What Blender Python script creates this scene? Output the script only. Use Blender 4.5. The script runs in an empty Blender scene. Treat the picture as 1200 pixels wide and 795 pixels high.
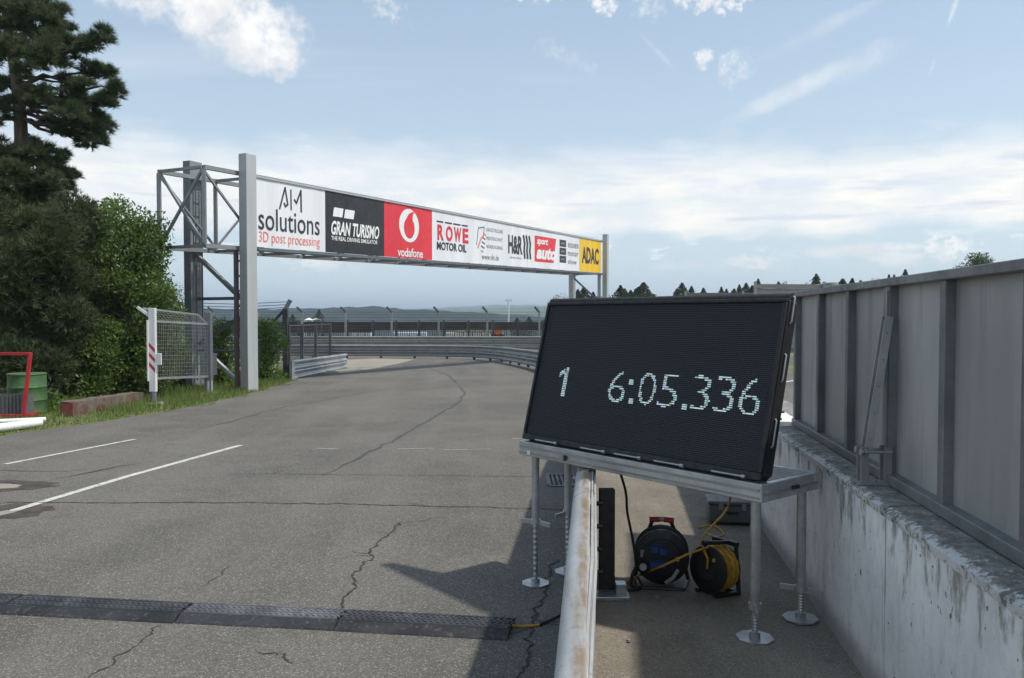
import bpy, bmesh, math, random
import numpy as np
from mathutils import Vector, Matrix
R = math.radians
random.seed(7); rng = np.random.default_rng(7)
S = bpy.context.scene
C = S.collection
# ------------------------------------------------------------------ camera
CAM_H, F, TILT = 1.65, 960.0, math.atan(27.5/960)
cam = bpy.data.cameras.new('camera'); cam.sensor_width = 36; cam.lens = 36*F/1200
cam.clip_start = .05; cam.clip_end = 20000
co = bpy.data.objects.new('camera', cam); C.objects.link(co)
co.location = (0, 0, CAM_H); co.rotation_euler = (R(90)-TILT, 0, 0)
S.camera = co
# ------------------------------------------------------------------ node helpers
class NX:
    """tiny expression wrapper for math nodes"""
    def __init__(s, nt, k): s.nt, s.k = nt, k
    def _op(s, op, *a):
        n = s.nt.nodes.new('ShaderNodeMath'); n.operation = op
        for i, v in enumerate((s,)+a):
            if isinstance(v, NX): s.nt.links.new(v.k, n.inputs[i])
            else: n.inputs[i].default_value = v
        return NX(s.nt, n.outputs[0])
    def __add__(s, o): return s._op('ADD', o)
    __radd__ = __add__
    def __sub__(s, o): return s._op('SUBTRACT', o)
    def __rsub__(s, o): return s._op('MULTIPLY', -1.)._op('ADD', o)
    def __mul__(s, o): return s._op('MULTIPLY', o)
    __rmul__ = __mul__
    def __truediv__(s, o): return s._op('DIVIDE', o)
    def pw(s, o): return s._op('POWER', o)
    def mx(s, o): return s._op('MAXIMUM', o)
    def mn(s, o): return s._op('MINIMUM', o)
    def ab(s): return s._op('ABSOLUTE')
    def exp(s): return s._op('EXPONENT')
    def ramp(s, a, b, c=0., d=1., smooth=True):
        n = s.nt.nodes.new('ShaderNodeMapRange'); n.interpolation_type = 'SMOOTHSTEP' if smooth else 'LINEAR'
        s.nt.links.new(s.k, n.inputs[0])
        for i, v in enumerate((a, b, c, d)): n.inputs[i+1].default_value = v
        return NX(s.nt, n.outputs[0])
def comb(nt, x, y, z):
    n = nt.nodes.new('ShaderNodeCombineXYZ')
    for i, v in enumerate((x, y, z)):
        if isinstance(v, NX): nt.links.new(v.k, n.inputs[i])
        else: n.inputs[i].default_value = v
    return n.outputs[0]
def noise(nt, vec, scale, detail=4, rough=.55, dist=0.):
    n = nt.nodes.new('ShaderNodeTexNoise'); n.inputs['Scale'].default_value = scale
    n.inputs['Detail'].default_value = detail; n.inputs['Roughness'].default_value = rough
    n.inputs['Distortion'].default_value = dist
    if vec is not None: nt.links.new(vec, n.inputs['Vector'])
    return NX(nt, n.outputs['Fac'])
def mixc(nt, f, a, b):
    n = nt.nodes.new('ShaderNodeMix'); n.data_type = 'RGBA'
    for s_, v in ((n.inputs[0], f), (n.inputs[6], a), (n.inputs[7], b)):
        if isinstance(v, NX): nt.links.new(v.k, s_)
        elif isinstance(v, bpy.types.NodeSocket): nt.links.new(v, s_)
        elif isinstance(v, (int, float)): s_.default_value = v
        else: s_.default_value = tuple(v)+((1.,) if len(v) == 3 else ())
    return n.outputs[2]
# ------------------------------------------------------------------ world: sky and clouds
SUNV = Vector((.634, -.12, 1.)).normalized()
EL = math.asin(SUNV.z); AZ = math.atan2(SUNV.x, SUNV.y)
W = bpy.data.worlds.new('World'); S.world = W; W.use_nodes = True
nt = W.node_tree; nt.nodes.clear()
out = nt.nodes.new('ShaderNodeOutputWorld'); bg = nt.nodes.new('ShaderNodeBackground')
nt.links.new(bg.outputs[0], out.inputs[0]); bg.inputs[1].default_value = .12
sky = nt.nodes.new('ShaderNodeTexSky'); sky.sky_type = 'NISHITA'; sky.sun_disc = False
sky.sun_elevation = EL; sky.sun_rotation = AZ; sky.altitude = 600; sky.dust_density = 1.6; sky.air_density = 1.0
def build_sky():
    tc = nt.nodes.new('ShaderNodeTexCoord'); g = tc.outputs['Generated']
    sp = nt.nodes.new('ShaderNodeSeparateXYZ'); nt.links.new(g, sp.inputs[0])
    x, y, z = (NX(nt, sp.outputs[i]) for i in range(3))
    az = x._op('ARCTAN2', y)*57.29578                      # degrees clockwise from +Y
    el = z._op('ARCSINE')*57.29578
    azel = comb(nt, az, el, 0.)
    # clouds seen on a flat layer
    zz = z.mx(0.)+.09
    lay = comb(nt, x/zz, y/zz, 0.)
    n1 = noise(nt, lay, .55, 5, .58, .6)
    n2 = noise(nt, comb(nt, x/zz*.35, y/zz*1.4, 3.1), .9, 4, .6, .3)
    fine = noise(nt, azel, .55, 7, .62)
    fine2 = noise(nt, comb(nt, az, el*2.2, 9.), .16, 6, .6)
    wob = (fine-.5)
    wobs = (noise(nt, azel, 1.5, 5, .65)-.5)*1.5+wob*.4
    # milky veil: strongest in a belt above the horizon, thin at the top
    belt = el.ramp(4.2, 6.6)*el.ramp(13.5, 8.2)
    belt2 = (el+(fine2-.5)*4.).ramp(4.6, 6.2)*(el+(fine2-.5)*5.).ramp(13.2, 8.8)
    veil = (belt2*(.70+noise(nt, comb(nt, az*.5, el*2.6, 7.), .30, 6, .62).ramp(.40, .60)*.27)).mx(n2.ramp(.46, .74)*.32*el.ramp(9., 16.)).mx(el.ramp(26., 9.)*.14)
    # warmer white inside the belt, mauve undersides as streaks
    streak = (noise(nt, comb(nt, az*.11, el*1.15, 4.), 1.0, 5, .55).ramp(.56, .72))*belt*.75
    # scattered cumulus everywhere, larger ones overhead
    cum = n1.ramp(.585, .70)*el.ramp(17., 24.)*.92
    def blob(a, e, ra, re, tilt=0., soft=.9, amp=1., w=1.0):
        nonlocal cum
        c, s_ = math.cos(R(tilt)), math.sin(R(tilt))
        da, de = az-a, el-e
        u = (da*c+de*s_)/ra; v = (de*c-da*s_)/re
        d = u*u+v*v
        m = (1.-d+(wob if ra > 3. else wobs)*w*3.4).ramp(0., soft)*amp
        cum = cum.mx(m)
    def P(px, py):
        a = math.atan((px-600)/F); return math.degrees(a), math.degrees(math.atan((370-py)/F*math.cos(a)))
    def pb(px, py, rx, ry, **k): a, e = P(px, py); blob(a, e, rx/15.5, ry/16., **k)
    pb(240, 8, 112, 42, tilt=-12, soft=1.05, amp=.97, w=.8); pb(300, 54, 66, 34, tilt=-10, soft=1.0, amp=1., w=.75)
    pb(328, 92, 13, 9, soft=1.2, amp=.45)
    pb(448, 6, 34, 15, tilt=-35, soft=1.6, amp=.55); pb(630, -6, 46, 11, soft=1.1, amp=.85)
    pb(705, 8, 17, 13, soft=1.2, amp=.85); pb(760, 8, 22, 18, soft=1.8, amp=.5); pb(833, 0, 44, 18, soft=1.1, amp=.92)
    pb(822, 71, 11, 12, soft=1.4, amp=.65, w=.9); pb(855, 84, 26, 20, tilt=25, soft=2., amp=.5)
    pb(940, 103, 105, 13, tilt=21, soft=1.6, amp=.62, w=.35); pb(1010, 75, 45, 16, tilt=25, soft=1.8, amp=.42, w=.5)
    pb(955, 40, 80, 9, tilt=20, soft=1.8, amp=.32, w=.5)
    pb(770, 65, 34, 4, tilt=-45, soft=1.4, amp=.25, w=.3); pb(665, 70, 45, 12, tilt=-25, soft=1.8, amp=.22)
    pb(1112, 14, 3.0, 20, tilt=-20, soft=1.6, amp=.55, w=.4); pb(1088, 81, 2.4, 11, tilt=-15, soft=1.6, amp=.45, w=.4)
    # small cumulus low over the horizon, in every direction
    low = el.ramp(2.8, 3.6)*el.ramp(5.8, 4.4)*noise(nt, comb(nt, az, el*3., 1.), .34, 5, .6).ramp(.54, .62)*.7
    cum = cum.mx(low)
    pb(985, 294, 74, 10, soft=1., amp=.9, w=1.); pb(880, 307, 32, 8, soft=1.1, amp=.8, w=1.1); pb(1112, 289, 27, 12, soft=1.1, amp=.85, w=1.1)
    pb(812, 312, 60, 8, soft=1.5, amp=.4, w=.7)
    # colours (radiance before the 0.12 strength)
    skn = nt.nodes.new('ShaderNodeMix'); skn.data_type = 'RGBA'; skn.blend_type = 'MULTIPLY'; skn.inputs[0].default_value = 1.
    nt.links.new(sky.outputs[0], skn.inputs[6]); skn.inputs[7].default_value = (1.04, 1.03, .93, 1)
    hz = mixc(nt, el.ramp(9., -1.)*.75, skn.outputs[2], (3.15, 4.3, 5.35))
    hz = mixc(nt, el.ramp(4., 40.)*0.+.42, hz, (3.35, 4.2, 5.05))
    white = mixc(nt, fine2.ramp(.4, .62)*el.ramp(13., 8.), (5.8, 5.9, 5.95), (6.7, 6.45, 6.0))
    c1 = mixc(nt, veil, hz, white)
    c1 = mixc(nt, streak, c1, (4.1, 4.5, 5.3))
    pb2 = None
    ms = None
    for px, py, rx, ry, tl in ((345, 198, 46, 9, -3), (485, 172, 34, 7, 4), (905, 219, 62, 9, 5), (935, 255, 60, 5, 4), (760, 190, 60, 6, 0)):
        a, e = P(px, py); u = (az-a)/(rx/15.5); v = (el-e)/(ry/16.)
        m = (1.-(u*u+v*v)+wob*2.6).ramp(0., 1.3)*.6
        ms = m if ms is None else ms.mx(m)
    c1 = mixc(nt, ms, c1, (4.3, 4.75, 5.6))
    shade = noise(nt, azel, .33, 6, .6).ramp(.38, .66)
    cw = mixc(nt, shade, (5.1, 5.2, 5.3), (6.5, 6.4, 6.3))
    c2 = mixc(nt, cum, c1, cw)
    nt.links.new(c2, bg.inputs[0])
build_sky()
W.cycles.sampling_method = 'MANUAL'; W.cycles.sample_map_resolution = 512
# ------------------------------------------------------------------ sun, exposure
sl = bpy.data.lights.new('sun', 'SUN'); sl.energy = 2.75; sl.angle = R(1.9); sl.color = (1., .935, .835)
so = bpy.data.objects.new('sun', sl); C.objects.link(so)
so.rotation_euler = (-SUNV).to_track_quat('-Z', 'Y').to_euler()
S.view_settings.view_transform = 'Standard'; S.view_settings.look = 'None'
S.view_settings.exposure = 0.52; S.view_settings.gamma = 1.
S.cycles.use_denoising = True
S.cycles.max_bounces = 8; S.cycles.volume_bounces = 0; S.cycles.transparent_max_bounces = 16
# ------------------------------------------------------------------ geometry helpers
def gz(x, y):
    """height of the ground: level near the camera, then 2 % downhill"""
    if y < 6: return 0.
    if y < 10: return -.02*(y-6)**2/8
    if y < 80: return -.02*(y-8)
    t = min(1., (y-80)/260.); return -1.44-26.*t*t*(3-2*t)
def ray(px, py):
    a, b = (px-600)/F, (397.5-py)/F
    return Vector((a, math.cos(TILT)+b*math.sin(TILT), -math.sin(TILT)+b*math.cos(TILT)))
def gp(px, py, z0=0.):
    """ground point under a direction"""
    d = ray(px, py); lo, hi = .5, 120.
    f = lambda t: CAM_H+d.z*t-(gz(0, d.y*t)+z0)
    for _ in range(50):
        m = .5*(lo+hi)
        if f(m) > 0: lo = m
        else: hi = m
    return Vector((d.x*lo, d.y*lo, CAM_H+d.z*lo))
def pp(px, py, y):
    """point at distance y along a direction"""
    d = ray(px, py); t = y/d.y
    return Vector((d.x*t, y, CAM_H+d.z*t))
def meta(o, label=None, cat=None, group=None, kind=None):
    for k, v in (('label', label), ('category', cat), ('group', group), ('kind', kind)):
        if v: o[k] = v
    return o
def empty(name, loc, label=None, cat=None, group=None):
    o = bpy.data.objects.new(name, None); C.objects.link(o); o.location = loc
    o.empty_display_size = .2
    return meta(o, label, cat, group)
def wloc(p):
    v = Vector((0, 0, 0))
    while p is not None: v = v+p.location; p = p.parent
    return v
class MB:
    def __init__(s): s.v, s.f = [], []
    def add(s, vs, fs):
        n = len(s.v); s.v += [tuple(v) for v in vs]; s.f += [tuple(i+n for i in f) for f in fs]; return s
    def frame(s, o, ax, ay, az, sx, sy, sz):
        """box centred at o with axes ax, ay, az and sizes"""
        o, ax, ay, az = Vector(o), Vector(ax)*sx/2, Vector(ay)*sy/2, Vector(az)*sz/2
        vs = [o+a*ax+b*ay+c*az for c in (-1, 1) for b in (-1, 1) for a in (-1, 1)]
        return s.add(vs, [(0, 2, 3, 1), (4, 5, 7, 6), (0, 1, 5, 4), (2, 6, 7, 3), (0, 4, 6, 2), (1, 3, 7, 5)])
    def box(s, c, size, rz=0.):
        q = Matrix.Rotation(rz, 3, 'Z'); return s.frame(c, q@Vector((1, 0, 0)), q@Vector((0, 1, 0)), (0, 0, 1), *size)
    def bar(s, p0, p1, w, h, up=(0, 0, 1)):
        p0, p1 = Vector(p0), Vector(p1); d = p1-p0; L = d.length; d = d/L
        up = Vector(up)
        if abs(d.dot(up)) > .98: up = Vector((1, 0, 0)) if abs(d.x) < .9 else Vector((0, 1, 0))
        a = d.cross(up).normalized(); b = a.cross(d)
        return s.frame((p0+p1)/2, d, a, b, L, w, h)
    def tube(s, pts, r, n=8, cap=True):
        pts = [Vector(p) for p in pts]; rs = r if isinstance(r, (list, tuple)) else [r]*len(pts)
        vs, fs = [], []; prev = None
        for i, p in enumerate(pts):
            d = (pts[min(i+1, len(pts)-1)]-pts[max(i-1, 0)]).normalized()
            if prev is None:
                a = d.cross(Vector((0, 0, 1)))
                if a.length < 1e-3: a = d.cross(Vector((0, 1, 0)))
            else: a = prev-d*prev.dot(d)
            a.normalize(); prev = a; b = d.cross(a)
            for k in range(n):
                t = 2*math.pi*k/n; vs.append(p+rs[i]*(math.cos(t)*a+math.sin(t)*b))
        for i in range(len(pts)-1):
            for k in range(n):
                fs.append((i*n+k, i*n+(k+1) % n, (i+1)*n+(k+1) % n, (i+1)*n+k))
        if cap: fs += [tuple(range(n))[::-1], tuple((len(pts)-1)*n+k for k in range(n))]
        return s.add(vs, fs)
    def loft(s, rings, closed=True, cap=True):
        n = len(rings[0]); vs = [p for r in rings for p in r]; fs = []
        for i in range(len(rings)-1):
            for k in range(n if closed else n-1):
                fs.append((i*n+k, i*n+(k+1) % n, (i+1)*n+(k+1) % n, (i+1)*n+k))
        if cap and closed: fs += [tuple(range(n))[::-1], tuple((len(rings)-1)*n+k for k in range(n))]
        return s.add(vs, fs)
    def build(s, name, mat, parent=None, smooth=False, bevel=0., kind=None, label=None):
        m = bpy.data.meshes.new(name); off = wloc(parent)
        m.from_pydata([(v[0]-off.x, v[1]-off.y, v[2]-off.z) for v in s.v], [], s.f)
        b = bmesh.new(); b.from_mesh(m); bmesh.ops.recalc_face_normals(b, faces=b.faces[:])
        if bevel: bmesh.ops.bevel(b, geom=b.edges[:], offset=bevel, segments=1, affect='EDGES', clamp_overlap=True)
        b.to_mesh(m); b.free()
        m.materials.append(mat)
        if smooth:
            m.polygons.foreach_set('use_smooth', [True]*len(m.polygons))
            try: m.set_sharp_from_angle(angle=R(40))
            except Exception: pass
        o = bpy.data.objects.new(name, m); C.objects.link(o); o.parent = parent
        return meta(o, label, None, None, kind)
def share(o, name, loc, rz=0., parent=None):
    """another object on the same mesh"""
    c = bpy.data.objects.new(name, o.data); C.objects.link(c); c.parent = parent
    c.location = Vector(loc)-wloc(parent); c.rotation_euler = (0, 0, rz); return c
def npmesh(name, verts, nper, mat, parent=None, quads=True):
    """many separate little faces with nper corners"""
    m = bpy.data.meshes.new(name); v = np.asarray(verts, dtype=np.float32).reshape(-1, 3)
    off = wloc(parent); v = v-np.array(off, dtype=np.float32)
    n = len(v)//nper
    m.vertices.add(len(v)); m.vertices.foreach_set('co', v.ravel())
    m.loops.add(len(v)); m.loops.foreach_set('vertex_index', np.arange(len(v), dtype=np.int32))
    m.polygons.add(n); m.polygons.foreach_set('loop_start', np.arange(0, len(v), nper, dtype=np.int32))
    m.polygons.foreach_set('loop_total', np.full(n, nper, dtype=np.int32))
    m.update(calc_edges=True); m.materials.append(mat)
    o = bpy.data.objects.new(name, m); C.objects.link(o); o.parent = parent
    return o
# ------------------------------------------------------------------ materials
def newmat(name):
    m = bpy.data.materials.new(name); m.use_nodes = True; n = m.node_tree
    return m, n, n.nodes['Principled BSDF']
def setc(n, sock, v):
    if isinstance(v, NX): n.links.new(v.k, sock)
    elif isinstance(v, bpy.types.NodeSocket): n.links.new(v, sock)
    elif isinstance(v, (int, float)): sock.default_value = v
    else: sock.default_value = tuple(v)+(1.,)
def bumpn(n, b, h, strength, dist=.01):
    k = n.nodes.new('ShaderNodeBump'); k.inputs['Strength'].default_value = strength; k.inputs['Distance'].default_value = dist
    n.links.new(h.k, k.inputs['Height']); n.links.new(k.outputs[0], b.inputs['Normal'])
def geo(n):
    t = n.nodes.new('ShaderNodeNewGeometry'); return t
def wpos(n): return geo(n).outputs['Position']
def sepx(n, v):
    s_ = n.nodes.new('ShaderNodeSeparateXYZ'); n.links.new(v, s_.inputs[0]); return [NX(n, s_.outputs[i]) for i in range(3)]
def pm(name, col, rough=.55, metal=0., var=.18, scale=6., bump=.0, bscale=40., col2=None, th=(.45, .65), streak=False, spec=.5, dirt=None):
    """plain procedural surface: base colour with mottling, optional second colour in patches, fine relief"""
    m, n, b = newmat(name)
    p = wpos(n)
    if streak:
        x, y, z = sepx(n, p); p = comb(n, x, y, z*.12)
    f = noise(n, p, scale, 6, .6)
    dk = tuple(c*(1-var) for c in col); lt = tuple(min(1, c*(1+var)) for c in col)
    c = mixc(n, f.ramp(.3, .7), dk, lt)
    if col2 is not None:
        f2 = noise(n, p, scale*.7, 8, .65, .4)
        c = mixc(n, f2.ramp(*th), c, col2)
    setc(n, b.inputs['Base Color'], c)
    r2 = noise(n, wpos(n), scale*3, 4)
    setc(n, b.inputs['Roughness'], r2.ramp(.3, .7, max(0, rough-.12), min(1, rough+.12)))
    b.inputs['Metallic'].default_value = metal; b.inputs['Specular IOR Level'].default_value = spec
    if bump: bumpn(n, b, noise(n, wpos(n), bscale, 5, .6), bump)
    return m
def leafmat(name, a, bcol, trans=.35, rough=.6, c3=None):
    m, n, b = newmat(name); g = geo(n)
    r = NX(n, g.outputs['Random Per Island'])
    f = noise(n, g.outputs['Position'], 1.1, 3, .5)
    c = mixc(n, r, a, bcol)
    c = mixc(n, f.ramp(.35, .7)*.5, c, c3 or tuple(.5*(p+q) for p, q in zip(a, bcol)))
    setc(n, b.inputs['Base Color'], c); b.inputs['Roughness'].default_value = rough
    b.inputs['Specular IOR Level'].default_value = .3
    t = n.nodes.new('ShaderNodeBsdfTranslucent'); n.links.new(c, t.inputs[0])
    mx_ = n.nodes.new('ShaderNodeMixShader'); mx_.inputs[0].default_value = trans
    n.links.new(b.outputs[0], mx_.inputs[1]); n.links.new(t.outputs[0], mx_.inputs[2])
    n.links.new(mx_.outputs[0], n.nodes['Material Output'].inputs[0])
    return m
M = {}
def make_asphalt(name, base, warm, patchy=1., fine=1.):
    m, n, b = newmat(name); p = wpos(n); x, y, z = sepx(n, p)
    big = noise(n, p, .35, 5, .6); mid = noise(n, p, 1.7, 6, .62)
    lane = noise(n, comb(n, x*.9+y*.05, y*.07, 0.), 1.3, 5, .55)
    c = mixc(n, (big*.6+mid*.4).ramp(.35, .66), tuple(v*(1-.27*patchy) for v in base), tuple(v*(1+.2*patchy) for v in base))
    c = mixc(n, lane.ramp(.42, .68)*.55*patchy, c, warm)
    # aggregate: light and dark stones
    v = n.nodes.new('ShaderNodeTexVoronoi'); v.inputs['Scale'].default_value = 150.; n.links.new(p, v.inputs['Vector'])
    cell = n.nodes.new('ShaderNodeSeparateColor'); n.links.new(v.outputs['Color'], cell.inputs[0])
    q = NX(n, cell.outputs[0]); dd = NX(n, v.outputs['Distance'])
    c = mixc(n, q.ramp(.83, .87, smooth=False)*dd.ramp(.6, .4)*.62*fine, c, (.38, .36, .32))
    c = mixc(n, q.ramp(.30, .12, smooth=False)*.55*fine, c, tuple(k*.38 for k in base))
    v2 = n.nodes.new('ShaderNodeTexVoronoi'); v2.inputs['Scale'].default_value = 78.; n.links.new(p, v2.inputs['Vector'])
    c2 = n.nodes.new('ShaderNodeSeparateColor'); n.links.new(v2.outputs['Color'], c2.inputs[0])
    q2 = NX(n, c2.outputs[1]); d2 = NX(n, v2.outputs['Distance'])
    c = mixc(n, q2.ramp(.86, .9, smooth=False)*d2.ramp(.5, .25)*.6*fine, c, (.38, .36, .32))
    # dark oil spots and worn tone
    c = mixc(n, noise(n, p, 5.5, 6, .7).ramp(.58, .74)*.45, c, tuple(k*.5 for k in base))
    setc(n, b.inputs['Base Color'], c)
    setc(n, b.inputs['Roughness'], mid.ramp(.3, .7, .78, .95)); b.inputs['Specular IOR Level'].default_value = .3
    bumpn(n, b, dd*(-1.)+noise(n, p, 160., 3, .6)*.8, .55, .006)
    return m
M['asphalt'] = make_asphalt('worn_asphalt', (.126, .119, .107), (.168, .155, .135))
M['pad'] = make_asphalt('pad_surface', (.205, .182, .148), (.29, .252, .20), 1.5, .8)
M['tan'] = make_asphalt('gravelly_concrete', (.30, .275, .23), (.36, .33, .28), .6, .6)
M['crack'] = pm('bitumen_crack', (.034, .032, .030), .85, var=.3, scale=30)
M['seam'] = pm('sealed_seam', (.055, .054, .053), .8, var=.3, scale=9)
M['paint'] = pm('road_paint', (.52, .51, .475), .75, var=.15, scale=18, col2=(.20, .19, .18), th=(.55, .66))
M['dirtpatch'] = pm('dirt_patch', (.060, .048, .040), .95, var=.4, scale=7)
M['galv'] = pm('galvanised_steel', (.44, .45, .455), .42, .75, var=.14, scale=5, bump=.03)
M['galv_dull'] = pm('dull_galvanised', (.29, .295, .30), .55, .45, var=.16, scale=3, bump=.03)
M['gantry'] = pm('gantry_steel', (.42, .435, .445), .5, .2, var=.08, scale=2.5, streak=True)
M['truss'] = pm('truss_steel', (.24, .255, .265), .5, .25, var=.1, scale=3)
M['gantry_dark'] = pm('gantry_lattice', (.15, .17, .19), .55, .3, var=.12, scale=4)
M['post_dark'] = pm('dark_fence_steel', (.075, .08, .085), .55, .3, var=.2, scale=4)
M['alu'] = pm('deck_aluminium', (.46, .465, .46), .42, .6, var=.15, scale=9, bump=.04, col2=(.30, .29, .27), th=(.55, .75))
M['deck_top'] = pm('deck_board', (.30, .30, .29), .6, 0., var=.2, scale=8, bump=.1, col2=(.2, .19, .18), th=(.55, .7))
M['leg'] = pm('zinc_tube', (.40, .41, .41), .45, .6, var=.15, scale=14, bump=.04)
M['black'] = pm('black_plastic', (.012, .012, .013), .45, var=.3, scale=12)
M['blackmatte'] = pm('black_housing', (.016, .016, .018), .6, var=.25, scale=8)
M['rubber'] = pm('black_rubber', (.018, .018, .019), .75, var=.3, scale=20)
M['red'] = pm('red_paint', (.36, .014, .022), .45, var=.12, scale=8)
M['redstripe'] = pm('red_stripe', (.42, .02, .035), .5, var=.1, scale=8)
M['white_post'] = pm('white_coated_post', (.62, .63, .64), .5, var=.08, scale=4, streak=True)
M['white'] = pm('white_gloss', (.75, .75, .74), .4, var=.04, scale=3)
M['yellowcable'] = pm('yellow_cable', (.50, .27, .03), .5, var=.18, scale=25)
M['blue'] = pm('blue_socket', (.012, .06, .22), .4, var=.15, scale=20)
M['green'] = pm('green_drum', (.050, .115, .040), .7, var=.3, scale=3, col2=(.13, .14, .06), th=(.48, .66))
M['bark'] = pm('pine_bark', (.085, .062, .048), .9, var=.4, scale=9, bump=.6, bscale=18, streak=True)
M['darkbark'] = pm('dark_bark', (.05, .042, .034), .9, var=.4, scale=9, bump=.5, bscale=18)
M['timber'] = pm('weathered_timber', (.13, .105, .085), .85, var=.3, scale=5, bump=.4, bscale=30, col2=(.11, .045, .035), th=(.5, .62))
M['box'] = pm('grey_case', (.10, .105, .11), .5, var=.15, scale=12)
M['pine'] = leafmat('pine_needles', (.050, .078, .036), (.100, .138, .060), .30, .6, (.105, .115, .052))
M['pine2'] = leafmat('olive_needles', (.046, .072, .030), (.088, .120, .050), .28, .65, (.085, .098, .045))
M['leaf'] = leafmat('dark_leaves', (.062, .112, .026), (.150, .225, .052), .46, .45, (.10, .145, .038))
M['leaf2'] = leafmat('light_leaves', (.10, .18, .036), (.18, .28, .065), .45, .45, (.11, .18, .045))
M['farleaf'] = leafmat('far_leaves', (.06, .095, .035), (.11, .15, .055), .3, .6)
M['farcon'] = leafmat('far_conifer', (.034, .052, .030), (.065, .088, .044), .15, .7)
M['grass'] = leafmat('verge_grass', (.10, .17, .035), (.19, .27, .07), .38, .6, (.20, .21, .085))
M['slat'] = pm('barrier_slat', (.20, .19, .18), .6, .2, var=.2, scale=.8)
# ------------------------------------------------------------------ setting: terrain, road, pad
def make_terrain():
    ys = [-60, -20, 0, 4, 6, 7, 8, 9, 10, 14, 20, 30, 40, 55, 70, 80]+[80+i*13 for i in range(1, 21)]+[400, 700, 1200, 2200, 4500, 9000]
    xs = [-7000, -2500, -900, -400, -200, -120, -80, -60, -45, -30, -20, -10, 0, 10, 20, 30, 45, 60, 80, 120, 200, 400, 900, 2500, 7000]
    v = [(x, y, gz(x, y)-.012) for y in ys for x in xs]; n = len(xs)
    f = [(j*n+i, j*n+i+1, (j+1)*n+i+1, (j+1)*n+i) for j in range(len(ys)-1) for i in range(n-1)]
    m, n_, b = newmat('meadow'); p = wpos(n_)
    c = mixc(n_, noise(n_, p, .9, 8, .65).ramp(.35, .65), (.10, .115, .04), (.19, .16, .085))
    far = noise(n_, p, .006, 5, .6)
    y_ = sepx(n_, p)[1]
    c2 = mixc(n_, far.ramp(.46, .54), (.035, .055, .025), (.13, .17, .06))
    c = mixc(n_, y_.ramp(110., 200.), c, c2)
    setc(n_, b.inputs['Base Color'], c); b.inputs['Roughness'].default_value = .95
    o = MB().add(v, f).build('ground', m); meta(o, kind='structure')
make_terrain()
EDGE = [(-12, -7.2), (4, -7.1), (9, -7.0)]
for px, py in ((0, 511), (60, 503), (110, 496), (160, 488), (210, 480), (270, 467), (335, 450), (352, 441)):
    q = gp(px, py); EDGE.append((q.y, q.x))
EDGE.append((EDGE[-1][0]+6, EDGE[-1][1]-.2)); EDGE.append((EDGE[-1][0]+5, -11.)); EDGE.append((46, -40)); EDGE.append((49, -60.))
def xl(y): return float(np.interp(y, [e[0] for e in EDGE], [e[1] for e in EDGE]))
def make_road():
    ys = [-12+i*1. for i in range(0, 62)]; v = []; f = []; cols = 14
    for y in ys:
        a = xl(y)+.05*math.sin(y*3.1)+.04*math.sin(y*7.3)
        for i in range(cols):
            t = i/(cols-1); x = a+(34-a)*t; v.append((x, y, gz(x, y)+.004))
    for j in range(len(ys)-1):
        for i in range(cols-1): k = j*cols+i; f.append((k, k+1, k+cols+1, k+cols))
    return meta(MB().add(v, f).build('road', M['asphalt']), kind='structure')
ROAD = make_road()
def strip(pts, w, z=.008, widths=None, jit=0.):
    """flat ribbon on the road"""
    m = MB(); rings = []
    pts = [Vector((p[0], p[1], 0)) for p in pts]
    for i, p in enumerate(pts):
        d = (pts[min(i+1, len(pts)-1)]-pts[max(i-1, 0)]).normalized(); a = Vector((d.y, -d.x, 0))
        ww = (widths[i] if widths else w)*(1+jit*random.uniform(-1, 1))
        rings.append([Vector((q.x, q.y, gz(q.x, q.y)+z)) for q in (p-a*ww/2, p+a*ww/2)])
    return m.loft(rings, closed=False, cap=False)
def wander(pts, step, amp):
    out_ = []
    for i in range(len(pts)-1):
        a, b = Vector((pts[i][0], pts[i][1])), Vector((pts[i+1][0], pts[i+1][1])); d = b-a; n = max(1, int(d.length/step)); nn = Vector((-d.y, d.x)).normalized()
        for k in range(n):
            q = a+d*k/n; 
            if k: q = q+nn*random.gauss(0, amp)
            out_.append(q)
    out_.append(Vector((pts[-1][0], pts[-1][1]))); return out_
def G(*pts): return [gp(*p) for p in pts]
# painted lines
strip(G((5, 545), (158, 515.5)), .07).build('road_marking', M['paint'], ROAD)
strip(G((14, 600), (150, 559), (282, 522.5)), .085).build('road_marking', M['paint'], ROAD)
strip(G((-40, 612), (14, 600)), .14, .0085).build('road_marking', M['tan'], ROAD)
for a, b in (((466, 527), (508, 526)), ((370, 526), (398, 527)), ((520, 528), (575, 527)), ((600, 515), (626, 514))):
    strip(G(a, b), .018, .0078).build('road_marking', M['paint'], ROAD)
def patch(px, py, rx, ry, mat, z, seed):
    c = gp(px, py); r_ = random.Random(seed); n = 26
    ring = [(c.x+rx*math.cos(2*math.pi*k/n)*(1+r_.uniform(-.18, .18)), c.y+ry*math.sin(2*math.pi*k/n)*(1+r_.uniform(-.18, .18))) for k in range(n)]
    v = [(c.x, c.y, gz(c.x, c.y)+z)]+[(a, b, gz(a, b)+z) for a, b in ring]
    return MB().add(v, [(0, k+1, (k+1) % n+1) for k in range(n)]).build('dirt_patch', mat, ROAD)
patch(10, 600, .34, .28, M['dirtpatch'], .0065, 1); patch(2, 570, .5, .26, M['dirtpatch'], .0065, 2); patch(-12, 571, .3, .14, M['tan'], .0074, 3)
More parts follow.
